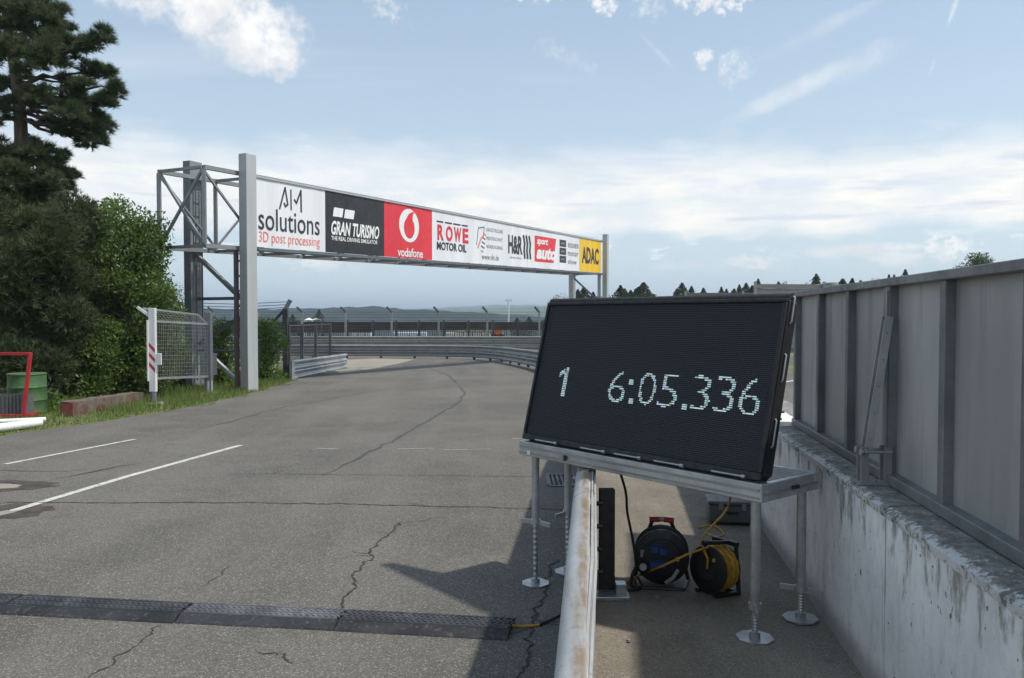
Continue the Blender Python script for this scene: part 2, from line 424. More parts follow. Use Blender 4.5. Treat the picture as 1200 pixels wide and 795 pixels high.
# cracks and sealed seams
def crack(pts, w, amp, step=.09, mat='crack'):
    if mat == 'crack':
        q0_ = wander(pts, step, amp)
        if len(q0_) > 14 and w > .012:                  # fine side cracks
            for _ in range(len(q0_)//12):
                a_ = random.choice(q0_[2:-2]); t_ = random.uniform(0, 6.28); e_ = [a_]
                for _k in range(random.randint(3, 7)): t_ += random.gauss(0, .5); e_.append(e_[-1]+Vector((math.cos(t_), math.sin(t_)))*.05)
                strip(e_, .005, .0070, widths=[.006*(1-i_/len(e_))+.0015 for i_ in range(len(e_))]).build('crack', M['crack'], ROAD)
        pts, step, amp, w = q0_, step*.3, amp*.35, w*.72
    q = wander(pts, step, amp); return strip(q, w, .0072, widths=[w*random.uniform(.35, 1.4)*min(1, .2+i/6, .2+(len(q)-1-i)/6) for i in range(len(q))]).build('crack', M[mat], ROAD)
crack(G((-60, 590), (120, 590), (300, 590), (470, 593), (560, 595), (650, 598), (690, 600)), .026, .012)
crack(G((470, 612), (462, 622), (434, 645), (437, 655), (415, 672), (418, 688), (402, 702), (398, 725)), .022, .012, .05)
crack(G((190, 732), (150, 765), (105, 795), (80, 815)), .014, .02, .07)
crack(G((232, 690), (262, 675), (268, 662)), .008, .01, .06)
crack(G((650, 655), (640, 690), (622, 745), (608, 800)), .02, .018, .06)
crack(G((300, 765), (335, 768), (342, 780)), .016, .02, .05)
crack(G((268, 556), (330, 556), (400, 557), (520, 558), (640, 560)), .014, .006)
crack(G((322, 549), (342, 548)), .02, .02, .06)
crack(G((445, 618), (520, 607), (530, 608)), .007, .01)
q = []
cpts = [(538, 452), (545, 462), (536, 473), (508, 490), (468, 512), (420, 538), (378, 558)]
crack(G(*cpts), .05, .02, .2, 'seam'); crack(G((500, 430), (525, 440), (538, 452)), .05, .03, .3, 'seam')
crack(G((228, 505), (330, 478), (420, 462), (500, 450)), .03, .03, .25, 'seam')
crack(G((60, 563), (140, 547), (180, 541)), .06, .03, .2, 'seam')
crack(G((0, 552), (50, 553), (110, 549)), .05, .04, .2, 'seam')
crack(G((300, 505), (380, 500), (440, 498)), .02, .02, .2, 'seam')
# tan apron at the end of the road
def poly_on_road(pts, name, mat, z=.0085):
    pts = G(*pts); v = [(p.x, p.y, gz(p.x, p.y)+z) for p in pts]
    return MB().add(v, [tuple(range(len(v)))]).build(name, mat, ROAD)
poly_on_road([(398, 438), (430, 434), (470, 426), (486, 421.5), (440, 420.5), (405, 422), (388, 432)], 'apron', M['tan'])
# raised pad between guard rail and wall
WX0, WK = 1.047, .126            # wall face line: x = WX0 + WK*y
PADZ = .135
RAIL = [(-.42, -3.), (-.02, 0.), (.182, 1.97), (.425, 4.44), (.80, 8.), (1.3, 12.5), (1.75, 18.), (1.75, 24.), (1.35, 29.), (.80, 33.4), (-.35, 39.3), (-1.1, 42.), (-2.3, 44.2), (-4.8, 45.7), (-9.4, 46.6), (-16., 46.9), (-26, 46.)]
def railx(y): return float(np.interp(y, [r[1] for r in RAIL[:8]], [r[0] for r in RAIL[:8]]))
def make_pad():
    ys = [-6+.8*i for i in range(0, 24)]; v = []; f = []
    for y in ys:
        a, b = railx(y)+.02, WX0+WK*y+.02
        for x, z in ((a, -.05), (a, PADZ), (a*.5+b*.5, PADZ+.01), (b, PADZ)): v.append((x, y, z+gz(x, y)))
    for j in range(len(ys)-1):
        for i in range(3): k = j*4+i; f.append((k, k+1, k+5, k+4))
    f.append((3, 2, 1, 0)); n = (len(ys)-1)*4; f.append((n, n+1, n+2, n+3))
    return meta(MB().add(v, f).build('pavement', M['pad']), kind='structure')
PAD = make_pad()
# hills on the skyline
def hill(name, y, pts, depth, mat, seed):
    r_ = np.random.default_rng(seed); px = np.arange(-1400, 2700, 9.)
    base = np.interp(px, [p[0] for p in pts], [p[1] for p in pts])
    nz = np.zeros_like(px)
    for k in range(5): nz += np.interp(px, np.linspace(-1400, 2700, 14*2**k), r_.normal(0, 1, 14*2**k))*(1.3/1.7**k)
    rows = []
    for j, t in enumerate((-1., -.55, -.25, 0., .3, 1.)):
        row = []
        for i, p in enumerate(px):
            top = y/F*(370-(base[i]-nz[i]*.55))+CAM_H
            h = -28+(top+28)*(1-abs(t)**1.6)+(r_.normal(0, top*.02+.6) if 0 < j < 5 else 0)
            row.append(Vector(((p-600)/F*y, y+depth*t, h)))
        rows.append(row)
    return meta(MB().loft(rows, closed=False, cap=False).build(name, mat, smooth=True), kind='structure')
def hillmat(name, a, b, sc):
    m, n, bs = newmat(name); p = wpos(n); x, y, z = sepx(n, p)
    c = mixc(n, noise(n, comb(n, x, y*.5, z*4.), sc, 8, .62).ramp(.40, .60), a, b)
    setc(n, bs.inputs['Base Color'], c); bs.inputs['Roughness'].default_value = 1.; bs.inputs['Specular IOR Level'].default_value = 0.
    return m
hill('wooded_hill', 1100, [(-1400, 352), (0, 362), (330, 362), (400, 360), (430, 360), (520, 363), (570, 366), (640, 371), (700, 366), (900, 362), (1300, 358), (2700, 352)], 380, hillmat('hill_forest', (.012, .020, .017), (.026, .036, .026), .03), 3)
hill('field_hill', 2300, [(-1400, 352), (300, 363), (480, 363), (560, 361), (640, 359), (800, 356), (1200, 357), (2700, 350)], 700, hillmat('hill_fields', (.018, .032, .018), (.10, .13, .055), .006), 5)
hill('far_ridge', 4600, [(-1400, 355), (300, 364), (500, 361), (590, 357), (640, 358), (720, 361), (1200, 356), (2700, 350)], 1400, hillmat('ridge_forest', (.018, .03, .02), (.04, .055, .03), .003), 8)
# ------------------------------------------------------------------ retaining wall and panel fence
def wallpt(y, z, off=0.): return Vector((WX0+WK*y+off, y, z))
def concrete_mat():
    m, n, b = newmat('stained_concrete'); p = wpos(n); x, y, z = sepx(n, p)
    big = noise(n, p, 2.2, 6, .6)
    c = mixc(n, big.ramp(.35, .65), (.70, .70, .69), (.82, .82, .81))
    drip = noise(n, comb(n, x*2.2, y*2.2, z*.55), 2.6, 8, .68, .35)
    fine_ = noise(n, comb(n, x*2., y*2., z), 7., 8, .72)
    c = mixc(n, fine_.ramp(.45, .62)*.4, c, (.50, .495, .475))
    c = mixc(n, ((drip-.5)*2.1+z*1.15+(fine_-.5)*.5).ramp(.92, 1.16)*fine_.ramp(.30, .55)*.8, c, (.20, .193, .165))
    run = noise(n, comb(n, x*5.5, y*5.5, z*.22), 2.1, 6, .6)
    c = mixc(n, run.ramp(.64, .69)*fine_.ramp(.35, .6)*z.ramp(.2, .8, .1, .8), c, (.085, .082, .072))
    pits = noise(n, p, 26., 3, .5)
    c = mixc(n, pits.ramp(.69, .73)*.8, c, (.05, .05, .045))
    c = mixc(n, z.ramp(.30, .17)*.6, c, (.10, .095, .08))
    setc(n, b.inputs['Base Color'], c); b.inputs['Roughness'].default_value = .9; b.inputs['Specular IOR Level'].default_value = .25
    bumpn(n, b, noise(n, p, 30., 6, .65)+drip*.4, .35, .01)
    return m
def ledge_mat():
    m, n, b = newmat('weathered_coping'); p = wpos(n); x, y, z = sepx(n, p)
    off = x-y*WK-WX0                               # distance from the wall face
    f = noise(n, p, 16., 9, .72, .3); g = noise(n, comb(n, x*6., y*1.4, z), 4., 7, .7)
    c = mixc(n, f.ramp(.4, .62), (.15, .146, .13), (.28, .275, .26))
    edge = off.ramp(.045, .0); sc_ = noise(n, comb(n, x*3., y*3., z*3.), 9., 8, .75, .8)
    c = mixc(n, (sc_+edge*.13+(noise(n, p, 2.5, 3)-.5)*.3).ramp(.57, .66)*.85, c, (.62, .62, .61))
    c = mixc(n, noise(n, p, 6., 6, .7).ramp(.55, .70)*.6*off.ramp(-.004, .03), c, (.085, .083, .07))
    c = mixc(n, off.ramp(.004, -.006)*f.ramp(.46, .56)*.6, c, (.60, .60, .59))
    setc(n, b.inputs['Base Color'], c); b.inputs['Roughness'].default_value = .95
    bumpn(n, b, f, .18, .006)
    return m
M['concrete'], M['coping'] = concrete_mat(), ledge_mat()
LZ = .915
wroot = empty('retaining_wall', wallpt(3, 0), 'low stained concrete wall with chalky white coping under the metal panels', 'wall')
def wall_section(y0, y1):
    m = MB(); v = []
    ys = np.linspace(y0, y1, max(2, int((y1-y0)/.06)))
    rings = []
    for y in ys:
        j = random.uniform(-.004, .004)
        rings.append([wallpt(y, -.1, .42), wallpt(y, LZ-.03, .42), wallpt(y, LZ-.03, .02), wallpt(y, LZ-.045, j*.5), wallpt(y, PADZ+.2, j*.3), wallpt(y, -.1, -.005)])
    m.loft(rings); m.build('wall_section', M['concrete'], wroot)
    m = MB(); rings = []
    for y in ys:
        j = .0015*math.sin(y*9.1)+.001*math.sin(y*23.)+random.gauss(0, .0006); k = .0012*math.sin(y*6.3+1)+random.gauss(0, .0005)
        rings.append([wallpt(y, LZ-.0305, .43), wallpt(y, LZ, .43), wallpt(y, LZ+k*.3, .2), wallpt(y, LZ+k*.5, .02+j), wallpt(y, LZ-.014+k, -.008+j), wallpt(y, LZ-.042+k, -.006+j)])
    m.loft(rings); m.build('coping', M['coping'], wroot, smooth=False)
wall_section(-2.5, 3.132); wall_section(3.148, 9.)
m = MB(); m.frame(wallpt(3.14, .32, .10), (1, 0, 0), (0, 1, 0), (0, 0, 1), .19, .02, .42).build('joint_filler', M['concrete'], wroot)
MB().frame(wallpt(3.14, .7, .2), (1, 0, 0), (0, 1, 0), (0, 0, 1), .05, .02, .4).build('joint_filler', M['rubber'], wroot)
# panel fence
FOFF = .17
def fpt(y, z, off=0.): return wallpt(y, z, FOFF+off)
FD = Vector((WK, 1, 0)).normalized(); FN = Vector((-1, WK, 0)).normalized()
def panel_mat():
    m, n, b = newmat('zinc_panel'); p = wpos(n); x, y, z = sepx(n, p)
    f = noise(n, comb(n, x, y, z*.35), 1.9, 6, .6, .5)
    c = mixc(n, f.ramp(.35, .68), (.34, .34, .335), (.47, .47, .46))
    d = noise(n, comb(n, x*4, y*4, z*.25), 2., 6, .65)
    c = mixc(n, d.ramp(.52, .72)*.6, c, (.17, .17, .165))
    c = mixc(n, noise(n, p, 9., 6, .7).ramp(.6, .72)*.25, c, (.42, .43, .43))
    setc(n, b.inputs['Base Color'], c); b.inputs['Metallic'].default_value = .35
    setc(n, b.inputs['Roughness'], f.ramp(.3, .7, .45, .62)); bumpn(n, b, noise(n, p, 2.5, 3, .5), .12, .02)
    return m
M['panel'] = panel_mat(); M['fence_post'] = pm('fence_frame', (.19, .195, .20), .5, .35, var=.2, scale=6, bump=.04)
froot = empty('panel_fence', fpt(3, LZ), 'tall grey sheet metal fence of framed panels standing on the concrete wall', 'fence')
FY = [.53+.613*i for i in range(9)]; FY[-1] = 5.43
ZT = 1.81
for i in range(len(FY)-1):
    a, b = FY[i]+.025, FY[i+1]-.025
    mb = MB(); n = 5; rings = []
    for k in range(n):
        y = a+(b-a)*k/(n-1); bul = .004*math.sin(math.pi*k/(n-1))*random.uniform(-1, 1)
        rings.append([fpt(y, LZ+.03, .012+bul), fpt(y, ZT-.03, .012+bul), fpt(y, ZT-.03, .018+bul), fpt(y, LZ+.03, .018+bul)])
    mb.loft(rings).build('panel', M['panel'], froot)
for i, y in enumerate(FY):
    c = fpt(y, (LZ+ZT)/2-.01, -.002); w = .05 if i in (0, 8) or y != FY[5] else .075
    MB().frame(c, FD, FN, (0, 0, 1), w, .05, ZT-LZ-.04).build('post', M['fence_post'], froot, bevel=.003)
MB().bar(fpt(-2.4, ZT, -.005), fpt(5.46, ZT-.02, -.005), .075, .035).build('top_rail', M['fence_post'], froot, bevel=.003)
MB().bar(fpt(-2.4, LZ+.028, -.004), fpt(5.46, LZ+.026, -.004), .062, .045).build('bottom_rail', M['fence_post'], froot, bevel=.003)
for y in (1.9, 4.55):
    MB().bar(fpt(y, ZT+.021, -.005), fpt(y+.32, ZT+.021, -.005), .05, .006).build('splice_plate', M['galv'], froot)
UPV = Vector((0, 0, 1))
# raking brace with its foot on the coping
yb = 3.56
def brace():
    foot = fpt(yb, LZ+.15, -.118); top = fpt(yb+.01, LZ+.73, -.03); fm = M['galv_dull']
    for s_ in (-1, 1):
        MB().bar(foot+FD*.024*s_, top+FD*.024*s_, .005, .034, up=FN).build('brace_flange', M['galv'], froot)
    MB().bar(foot+FN*-.014, top+FN*-.014, .043, .004, up=FN).build('brace_web', fm, froot)
    for k in range(5):
        q = foot.lerp(top, .08+.2*k); MB().tube([q-FD*.029, q+FD*.029], .005, 6).build('bolt', fm, froot)
    for off in (-.135, -.035):
        for s_ in (-1, 1): MB().bar(fpt(yb+.03*s_, LZ+.012, off), fpt(yb+.03*s_, LZ+.165, off), .008, .032).build('bracket_upright', fm, froot)
    MB().frame(fpt(yb, LZ+.007, -.085), FD, FN, UPV, .085, .15, .012).build('bracket_base', fm, froot)
    for s_ in (-1, 1): MB().tube([fpt(yb+.038*s_, LZ+.145, -.155), fpt(yb+.038*s_, LZ+.145, -.02)], .007, 8).build('threaded_rod', M['galv'], froot)
    for s_ in (-1, 1):
        for off in (-.152, -.138): MB().tube([fpt(yb+.038*s_, LZ+.145, off-.005), fpt(yb+.038*s_, LZ+.145, off+.005)], .015, 6).build('nut', M['galv'], froot)
    for s_ in (-1, 1): MB().tube([fpt(yb+.02*s_, LZ+.013, -.085), fpt(yb+.02*s_, LZ+.026, -.085)], .011, 6).build('nut', fm, froot)
    MB().bar(fpt(yb+.012, LZ+.05, -.033), fpt(yb+.012, ZT-.05, -.033), .012, .006).build('tie_strap', fm, froot)
brace()
# white plate on the coping past the fence
wp = empty('white_plate', wallpt(5.75, LZ+.01, .14), 'small white bolted plate lying on the wall past the fence end', 'plate')
MB().frame(wallpt(5.78, LZ+.012, .13), FD, FN, (0, 0, 1), .55, .16, .02).build('plate', M['white'], wp, bevel=.004)
for k in (-.2, .2):
    for j in (-.05, .05):
        MB().frame(wallpt(5.78+k, LZ+.028, .13+j), (1, 0, 0), (0, 1, 0), (0, 0, 1), .022, .022, .014).build('bolt', M['black'], wp)
# ------------------------------------------------------------------ guard rail along the road
def catmull(pts, step):
    P = [Vector(p) for p in pts]; o = []
    for i in range(len(P)-1):
        a, b, c, d = P[max(i-1, 0)], P[i], P[i+1], P[min(i+2, len(P)-1)]; n = max(1, int((c-b).length/step))
        for k in range(n):
            t = k/n; o.append(.5*((2*b)+(c-a)*t+(2*a-5*b+4*c-d)*t*t+(3*b-a-3*c+d)*t**3))
    o.append(P[-1]); return o
WPROF = [(.0, .155), (.012, .158), (.03, .150), (.040, .128), (.083, .108), (.083, .072), (.045, .050), (.012, .028), (.004, 0.), (.012, -.028), (.045, -.050), (.083, -.072), (.083, -.108), (.040, -.128), (.030, -.150), (.0, -.155)]
WPROF = [(.000, .150), (.010, .157), (.030, .155), (.055, .142), (.078, .120), (.084, .098), (.078, .076), (.045, .050), (.010, .026), (.002, 0.), (.010, -.026), (.045, -.050), (.078, -.076), (.084, -.098), (.078, -.120), (.055, -.142), (.030, -.155), (.0, -.150)]
def wbeam(path, zc, side=1, th=.004, k=1.):
    """corrugated steel beam along a path; side: +1 ridges to the left of travel"""
    m = MB(); rings = []
    for i, p in enumerate(path):
        d = (path[min(i+1, len(path)-1)]-path[max(i-1, 0)]); d.z = 0; d.normalize(); nrm = Vector((-d.y, d.x, 0))*side
        z = gz(p.x, p.y)+zc
        outer = [Vector((p.x, p.y, 0))+nrm*(a*k)+Vector((0, 0, z+b*k)) for a, b in WPROF]
        inner = [Vector((p.x, p.y, 0))+nrm*(a*k-th)+Vector((0, 0, z+b*k*.985)) for a, b in WPROF[::-1]]
        rings.append(outer+inner)
    return m.loft(rings)
def rail_mat(name, white, near=False):
    m, n, b = newmat(name); p = wpos(n); x, y, z = sepx(n, p)
    c = mixc(n, noise(n, p, 3., 6, .6).ramp(.35, .65), tuple(.82*w for w in white), white)
    spots = noise(n, p, 11., 6, .7)
    c = mixc(n, spots.ramp(.635, .70)*.7, c, (.30, .20, .10))
    run = noise(n, comb(n, x*9., y*.5, z*2.), 2., 7, .7)
    c = mixc(n, run.ramp(.55, .72)*.55, c, (.34, .27, .19))
    c = mixc(n, noise(n, p, 60., 4, .6).ramp(.6, .75)*.3, c, (.25, .25, .25))
    if near:                                     # rust washed along the back fold of the beam
        off = x-y*.0985+.012
        rn = noise(n, comb(n, x*4., y*1.1, z*4.), 3.2, 8, .72)
        band = off.ramp(-.052, -.026)*off.ramp(.004, -.010)
        c = mixc(n, band*rn.ramp(.34, .58)*.85, c, (.26, .175, .09))
        c = mixc(n, noise(n, p, 14., 6, .7).ramp(.60, .64)*noise(n, p, 2.2, 2).ramp(.5, .65)*.7, c, (.22, .14, .07))
        c = mixc(n, noise(n, comb(n, x*12., y*1.5, z*12.), 5., 6, .7).ramp(.57, .66)*.5, c, (.30, .30, .29))
    setc(n, b.inputs['Base Color'], c); b.inputs['Metallic'].default_value = .25
    setc(n, b.inputs['Roughness'], spots.ramp(.3, .7, .4, .65)); bumpn(n, b, noise(n, p, 6., 3, .5), .08, .01)
    return m
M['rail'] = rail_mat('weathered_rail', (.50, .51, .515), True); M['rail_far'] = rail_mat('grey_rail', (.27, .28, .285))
def guard_rail(name, ctrl, label, heights, mat, postmat, seg=4., post_every=2., side=1, postz=.72, zbase=0., endcap=True, first=0., ps0=.45, postw=.1, spline=True):
    path = catmull([(a, b, 0) for a, b in ctrl], .5) if spline else [Vector((ctrl[0][0]+(ctrl[1][0]-ctrl[0][0])*t/10, ctrl[0][1]+(ctrl[1][1]-ctrl[0][1])*t/10, 0)) for t in range(11)]
    root = empty(name, (path[0].x, path[0].y, gz(*path[0][:2])+zbase), label, 'guard rail')
    L = [0]
    for i in range(1, len(path)): L.append(L[-1]+(path[i]-path[i-1]).length)
    def at(s_):
        i = min(max(int(np.searchsorted(L, s_))-1, 0), len(path)-2); t = (s_-L[i])/max(1e-6, L[i+1]-L[i]); return path[i].lerp(path[i+1], t)
    s0 = 0.; brk = [0.]
    k = first if first else seg
    while k < L[-1]-.5: brk.append(k); k += seg
    brk.append(L[-1])
    for i in range(len(brk)-1):
        a, b = brk[i], min(L[-1], brk[i+1]+.12); n = max(3, int((b-a)/.45))
        pts = [at(a+(b-a)*j/(n-1)) for j in range(n)]
        if i % 2:                                        # lapped joints: every second length sits a little proud
            pts = [p+Vector((.004, .004, 0)) for p in pts]
        for zc in heights: wbeam(pts, zc+(.003 if i % 2 else 0), side).build('beam', mat, root, smooth=True)
        for zc in heights:
            if i:
                p = at(a+.06); d = (at(a+.3)-at(max(0, a-.3))).normalized(); nrm = Vector((-d.y, d.x, 0))*side
                for dz in (-.098, .098):
                    c = p+nrm*.088+Vector((0, 0, gz(p.x, p.y)+zc+dz))
                    MB().tube([c-nrm*.012, c+nrm*.012], .016, 6).build('bolt', M['galv_dull'], root)
    s_ = ps0
    while s_ < L[-1]:
        p = at(s_); d = (at(min(L[-1], s_+.2))-at(max(0, s_-.2))).normalized(); nrm = Vector((-d.y, d.x, 0))*side
        g = gz(p.x, p.y)+zbase; mb = MB(); c = p-nrm*(.055)
        z0, z1 = g-.1, gz(p.x, p.y)+postz
        for off, w, t in ((nrm*.045, postw, .006), (-nrm*.045, postw, .006)):
            mb.frame(c+off+Vector((0, 0, (z0+z1)/2)), d, nrm, (0, 0, 1), w, t, z1-z0)
        mb.frame(c+Vector((0, 0, (z0+z1)/2)), d, nrm, (0, 0, 1), .006, .09, z1-z0-.002)
        mb.build('post', postmat, root); s_ += post_every
    return root
near = [r for r in RAIL if r[1] <= 4.5]
NR = guard_rail('guard_rail', [RAIL[i] for i in range(0, 8)], 'nearest pale guard rail running under the display deck with rust stains', (.625, .30), M['rail'], M['post_dark'], seg=4., first=7.62, post_every=4., ps0=11.6, zbase=.0, postz=.70)
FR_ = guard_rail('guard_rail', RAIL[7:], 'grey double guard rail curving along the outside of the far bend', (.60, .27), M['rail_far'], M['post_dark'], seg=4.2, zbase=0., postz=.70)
a, b = gp(341, 445), gp(405, 431.5)
SR = guard_rail('guard_rail', [(a.x, a.y), (b.x, b.y)], 'short bright guard rail end beside the dark fence posts left of the bend', (.44, .14), M['galv'], M['post_dark'], seg=20., side=-1, postz=.58, spline=False)
# rounded nose on the short rail
nm = MB()
for zc in (.44, .14):
    c0 = Vector((a.x, a.y, gz(a.x, a.y)+zc)); rings = []
    for k in range(6):
        t = math.pi*k/5; rings.append([c0+Vector((.04-.085*math.cos(t), -.11*math.sin(t), dz)) for dz in (-.15, -.1, -.04, .04, .1, .15)])
    nm.loft(rings, closed=False, cap=False)
nm.build('nose', M['galv'], SR, smooth=True)
# rear barrier, three beams high, straight behind the bend
RB = [(-34, 53.), (-20., 54.5), (-8, 55.), (4., 54.), (12., 52.), (20, 49.)]
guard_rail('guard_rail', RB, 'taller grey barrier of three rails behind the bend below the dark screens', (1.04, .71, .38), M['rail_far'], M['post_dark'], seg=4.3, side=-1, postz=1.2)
# post of the near rail with its bracket, and the flat back strap of the rail
XP = railx(4.42)
MB().frame((XP+.095, 4.45, PADZ+.29), (1, 0, 0), (0, 1, 0), (0, 0, 1), .085, .05, .56).build('post', M['blackmatte'], NR, bevel=.004)
MB().frame((XP+.165, 4.40, PADZ+.035), (1, 0, 0), (0, 1, 0), (0, 0, 1), .06, .07, .07).build('foot_bracket', M['galv'], NR, bevel=.004)
MB().frame((XP+.105, 4.36, PADZ+.012), (1, 0, 0), (0, 1, 0), (0, 0, 1), .20, .12, .02).build('foot_plate', M['galv'], NR, bevel=.003)
for k in range(4): MB().tube([(XP+.03, 4.42, PADZ+.12+.125*k), (XP+.07, 4.42, PADZ+.12+.125*k)], .013, 6).build('bolt', M['black'], NR)
for k in range(3):
    ya, yb_ = (-3., 2.9, 4.6)[k], (2.9, 4.6, 9.)[k]
    for q_ in range(2): MB().bar((railx(ya)+.012+.014*q_, ya, .765-.012*q_), (railx(yb_)+.012+.014*q_, yb_, .765-.012*q_), .010, .03).build('back_strap', M['rail'], NR, bevel=.002)
    MB().bar((railx(ya)+.02, ya, .62), (railx(yb_)+.02, yb_, .62), .012, .18).build('back_strap', M['rail'], NR)
# drain grate
dg0, dg1 = gp(644, 571), gp(690, 558)
dr = empty('drain_grate', ((dg0.x+dg1.x)/2, (dg0.y+dg1.y)/2, 0), 'flat iron drain grate in the asphalt beside the guard rail', 'drain')
cx, cy = (dg0.x+dg1.x)/2, (dg0.y+dg1.y)/2; wx, wy = dg1.x-dg0.x, dg1.y-dg0.y; gz0 = gz(cx, cy)
for x_, y_, sx, sy in ((cx, dg0.y, wx, .04), (cx, dg1.y, wx, .04), (dg0.x, cy, .04, wy-.04), (dg1.x, cy, .04, wy-.04)):
    MB().box((x_, y_, gz0+.008), (sx, sy, .02)).build('frame_side', M['post_dark'], dr)
MB().box((cx, cy, gz0+.0055), (wx-.045, wy-.045, .003)).build('pit', M['crack'], dr)
bar0 = MB().box((0, 0, 0), (.02, wy-.05, .012)).build('grate_bar', M['post_dark']); bar0.parent = dr; bar0.location = Vector((dg0.x+.05, cy, gz0+.012))-dr.location
for k in range(1, int((wx-.08)/.045)): share(bar0, 'grate_bar', (dg0.x+.05+.045*k, cy, gz0+.012), 0, dr)
# ------------------------------------------------------------------ lettering
def glyphs(txt, bold=0., shear=0., spacing=1.):
    """flat triangles of a line of text, scaled to the unit box"""
    cu = bpy.data.curves.new('t', 'FONT'); cu.body = txt; cu.offset = bold; cu.shear = shear; cu.space_character = spacing
    cu.resolution_u = 3
    o = bpy.data.objects.new('t', cu); C.objects.link(o)
    dg = bpy.context.evaluated_depsgraph_get(); me = bpy.data.meshes.new_from_object(o.evaluated_get(dg))
    v = np.array([tuple(q.co) for q in me.vertices])[:, :2]; f = [tuple(p.vertices) for p in me.polygons]
    bpy.data.objects.remove(o); bpy.data.curves.remove(cu); bpy.data.meshes.remove(me)
    lo, hi = v.min(0), v.max(0); return (v-lo)/(hi-lo), f
# ------------------------------------------------------------------ display deck
DA = Vector((.042, 5.03, 0)); DU = Vector((.636, -.771, 0)).normalized(); DV = Vector((.771, .636, 0)).normalized()
DL, DD, DZ, DH = 1.72, .49, .88, .085
UP = Vector((0, 0, 1))
def dk(a, b, z): return DA+DU*a+DV*b+UP*z
deck = empty('stage_deck', dk(DL/2, DD/2, 0), 'aluminium stage deck on four screw-jack legs carrying the display over the guard rail', 'platform')
MB().frame(dk(DL/2, .02, DZ-DH/2), DU, DV, UP, DL, .04, DH).build('edge_beam', M['alu'], deck, bevel=.004)
MB().frame(dk(DL/2, -.003, DZ-.03), DU, DV, UP, DL-.03, .006, .012).build('edge_groove', M['galv_dull'], deck)
MB().frame(dk(DL/2, -.003, DZ-.066), DU, DV, UP, DL-.03, .006, .01).build('edge_groove', M['galv_dull'], deck)
MB().frame(dk(DL/2, DD-.02, DZ-DH/2), DU, DV, UP, DL, .04, DH).build('edge_beam', M['alu'], deck, bevel=.004)
for a in (.02, DL-.02): MB().frame(dk(a, DD/2, DZ-DH/2-.001), DU, DV, UP, .04, DD-.082, DH-.002).build('end_beam', M['alu'], deck, bevel=.004)
MB().frame(dk(DL+.003, DD/2, DZ-.05), DU, DV, UP, .006, DD-.04, .01).build('edge_groove', M['galv_dull'], deck)
MB().frame(dk(DL/2, DD/2, DZ-.012), DU, DV, UP, DL-.085, DD-.085, .02).build('deck_board', M['deck_top'], deck)
for a in (.3, .72, 1.14): MB().frame(dk(a, DD/2, DZ-.05), DU, DV, UP, .03, DD-.09, .05).build('cross_beam', M['alu'], deck)
MB().frame(dk(.42, -.006, DZ-.052), DU, DV, UP, .02, .008, .03).build('latch', M['black'], deck)
MB().frame(dk(.10, -.005, DZ-.062), DU, DV, UP, .03, .004, .022).build('label_tag', M['white'], deck)
MB().frame(dk(DL+.006, DD*.55, DZ-.045), DU, DV, UP, .006, .06, .016).build('latch', M['black'], deck)
def leg(a, b, zf, split):
    p = dk(a, b, 0)
    L_ = MB().tube([(p.x, p.y, zf+split), (p.x, p.y, DZ-DH-.004)], .0235, 14)
    o = L_.build('leg', M['leg'], deck, smooth=True)
    n = 26; m = MB(); pts = []; rs = []
    for k in range(n): pts.append((p.x, p.y, zf+.01+(split+.02-.01)*k/(n-1))); rs.append(.016 if k % 2 else .0135)
    m.tube(pts, rs, 12).build('screw_jack', M['galv'], o, smooth=False)
    m = MB(); r0 = random.uniform(0, 3)
    m.tube([(p.x, p.y, zf+split-.03), (p.x, p.y, zf+split)], .031, 12)
    for k in (0, 1):
        t = r0+math.pi*k; m.bar((p.x+.03*math.cos(t), p.y+.03*math.sin(t), zf+split-.018), (p.x+.105*math.cos(t), p.y+.105*math.sin(t), zf+split-.024), .012, .026)
    m.build('wing_nut', M['galv'], o)
    m = MB(); ring = []
    for k in range(8):
        t = math.pi/8+math.pi*k/4; ring.append((.088*math.cos(t), .088*math.sin(t)))
    m.loft([[Vector((p.x+x, p.y+y, zf+.001)) for x, y in ring], [Vector((p.x+x, p.y+y, zf+.009)) for x, y in ring]])
    m.tube([(p.x, p.y, zf+.006), (p.x, p.y, zf+.035)], .026, 10)
    m.build('base_plate', M['galv'], o)
leg(.10, .05, .004, .40); leg(.06, .36, .004, .40); leg(1.655, .05, PADZ+.006, .17); leg(1.655, .44, PADZ+.006, .17)
# ------------------------------------------------------------------ LED display
LEAN = math.atan2(.21, .83)
SW_, SH_, ST_ = 1.69, .865, .075
SU = DU; SN = (-DV*math.cos(LEAN)-UP*-math.sin(LEAN)*-1).normalized()
SN = (-DV*math.cos(LEAN)+UP*math.sin(LEAN)).normalized(); SV = (UP*math.cos(LEAN)+DV*math.sin(LEAN)).normalized()
SO = dk(.015, .022, DZ+.012)
def sp(a, b, c=0.): return SO+SU*a+SV*b+SN*c
led = empty('led_display', dk(SW_/2, .12, DZ), 'large black LED display leaning back on the deck showing a lap time', 'display')
m = MB()
r_ = .035
prof = [(r_, 0), (SW_-r_, 0), (SW_, r_), (SW_, SH_-r_), (SW_-r_, SH_), (r_, SH_), (0, SH_-r_), (0, r_)]
prof = [(0, 0), (SW_-.03, 0), (SW_, .035), (SW_, SH_-.01), (SW_-.01, SH_), (.01, SH_), (0, SH_-.01)]
m.loft([[sp(a, b, -ST_) for a, b in prof], [sp(a, b, -.004) for a, b in prof]])
m.build('housing', M['blackmatte'], led)
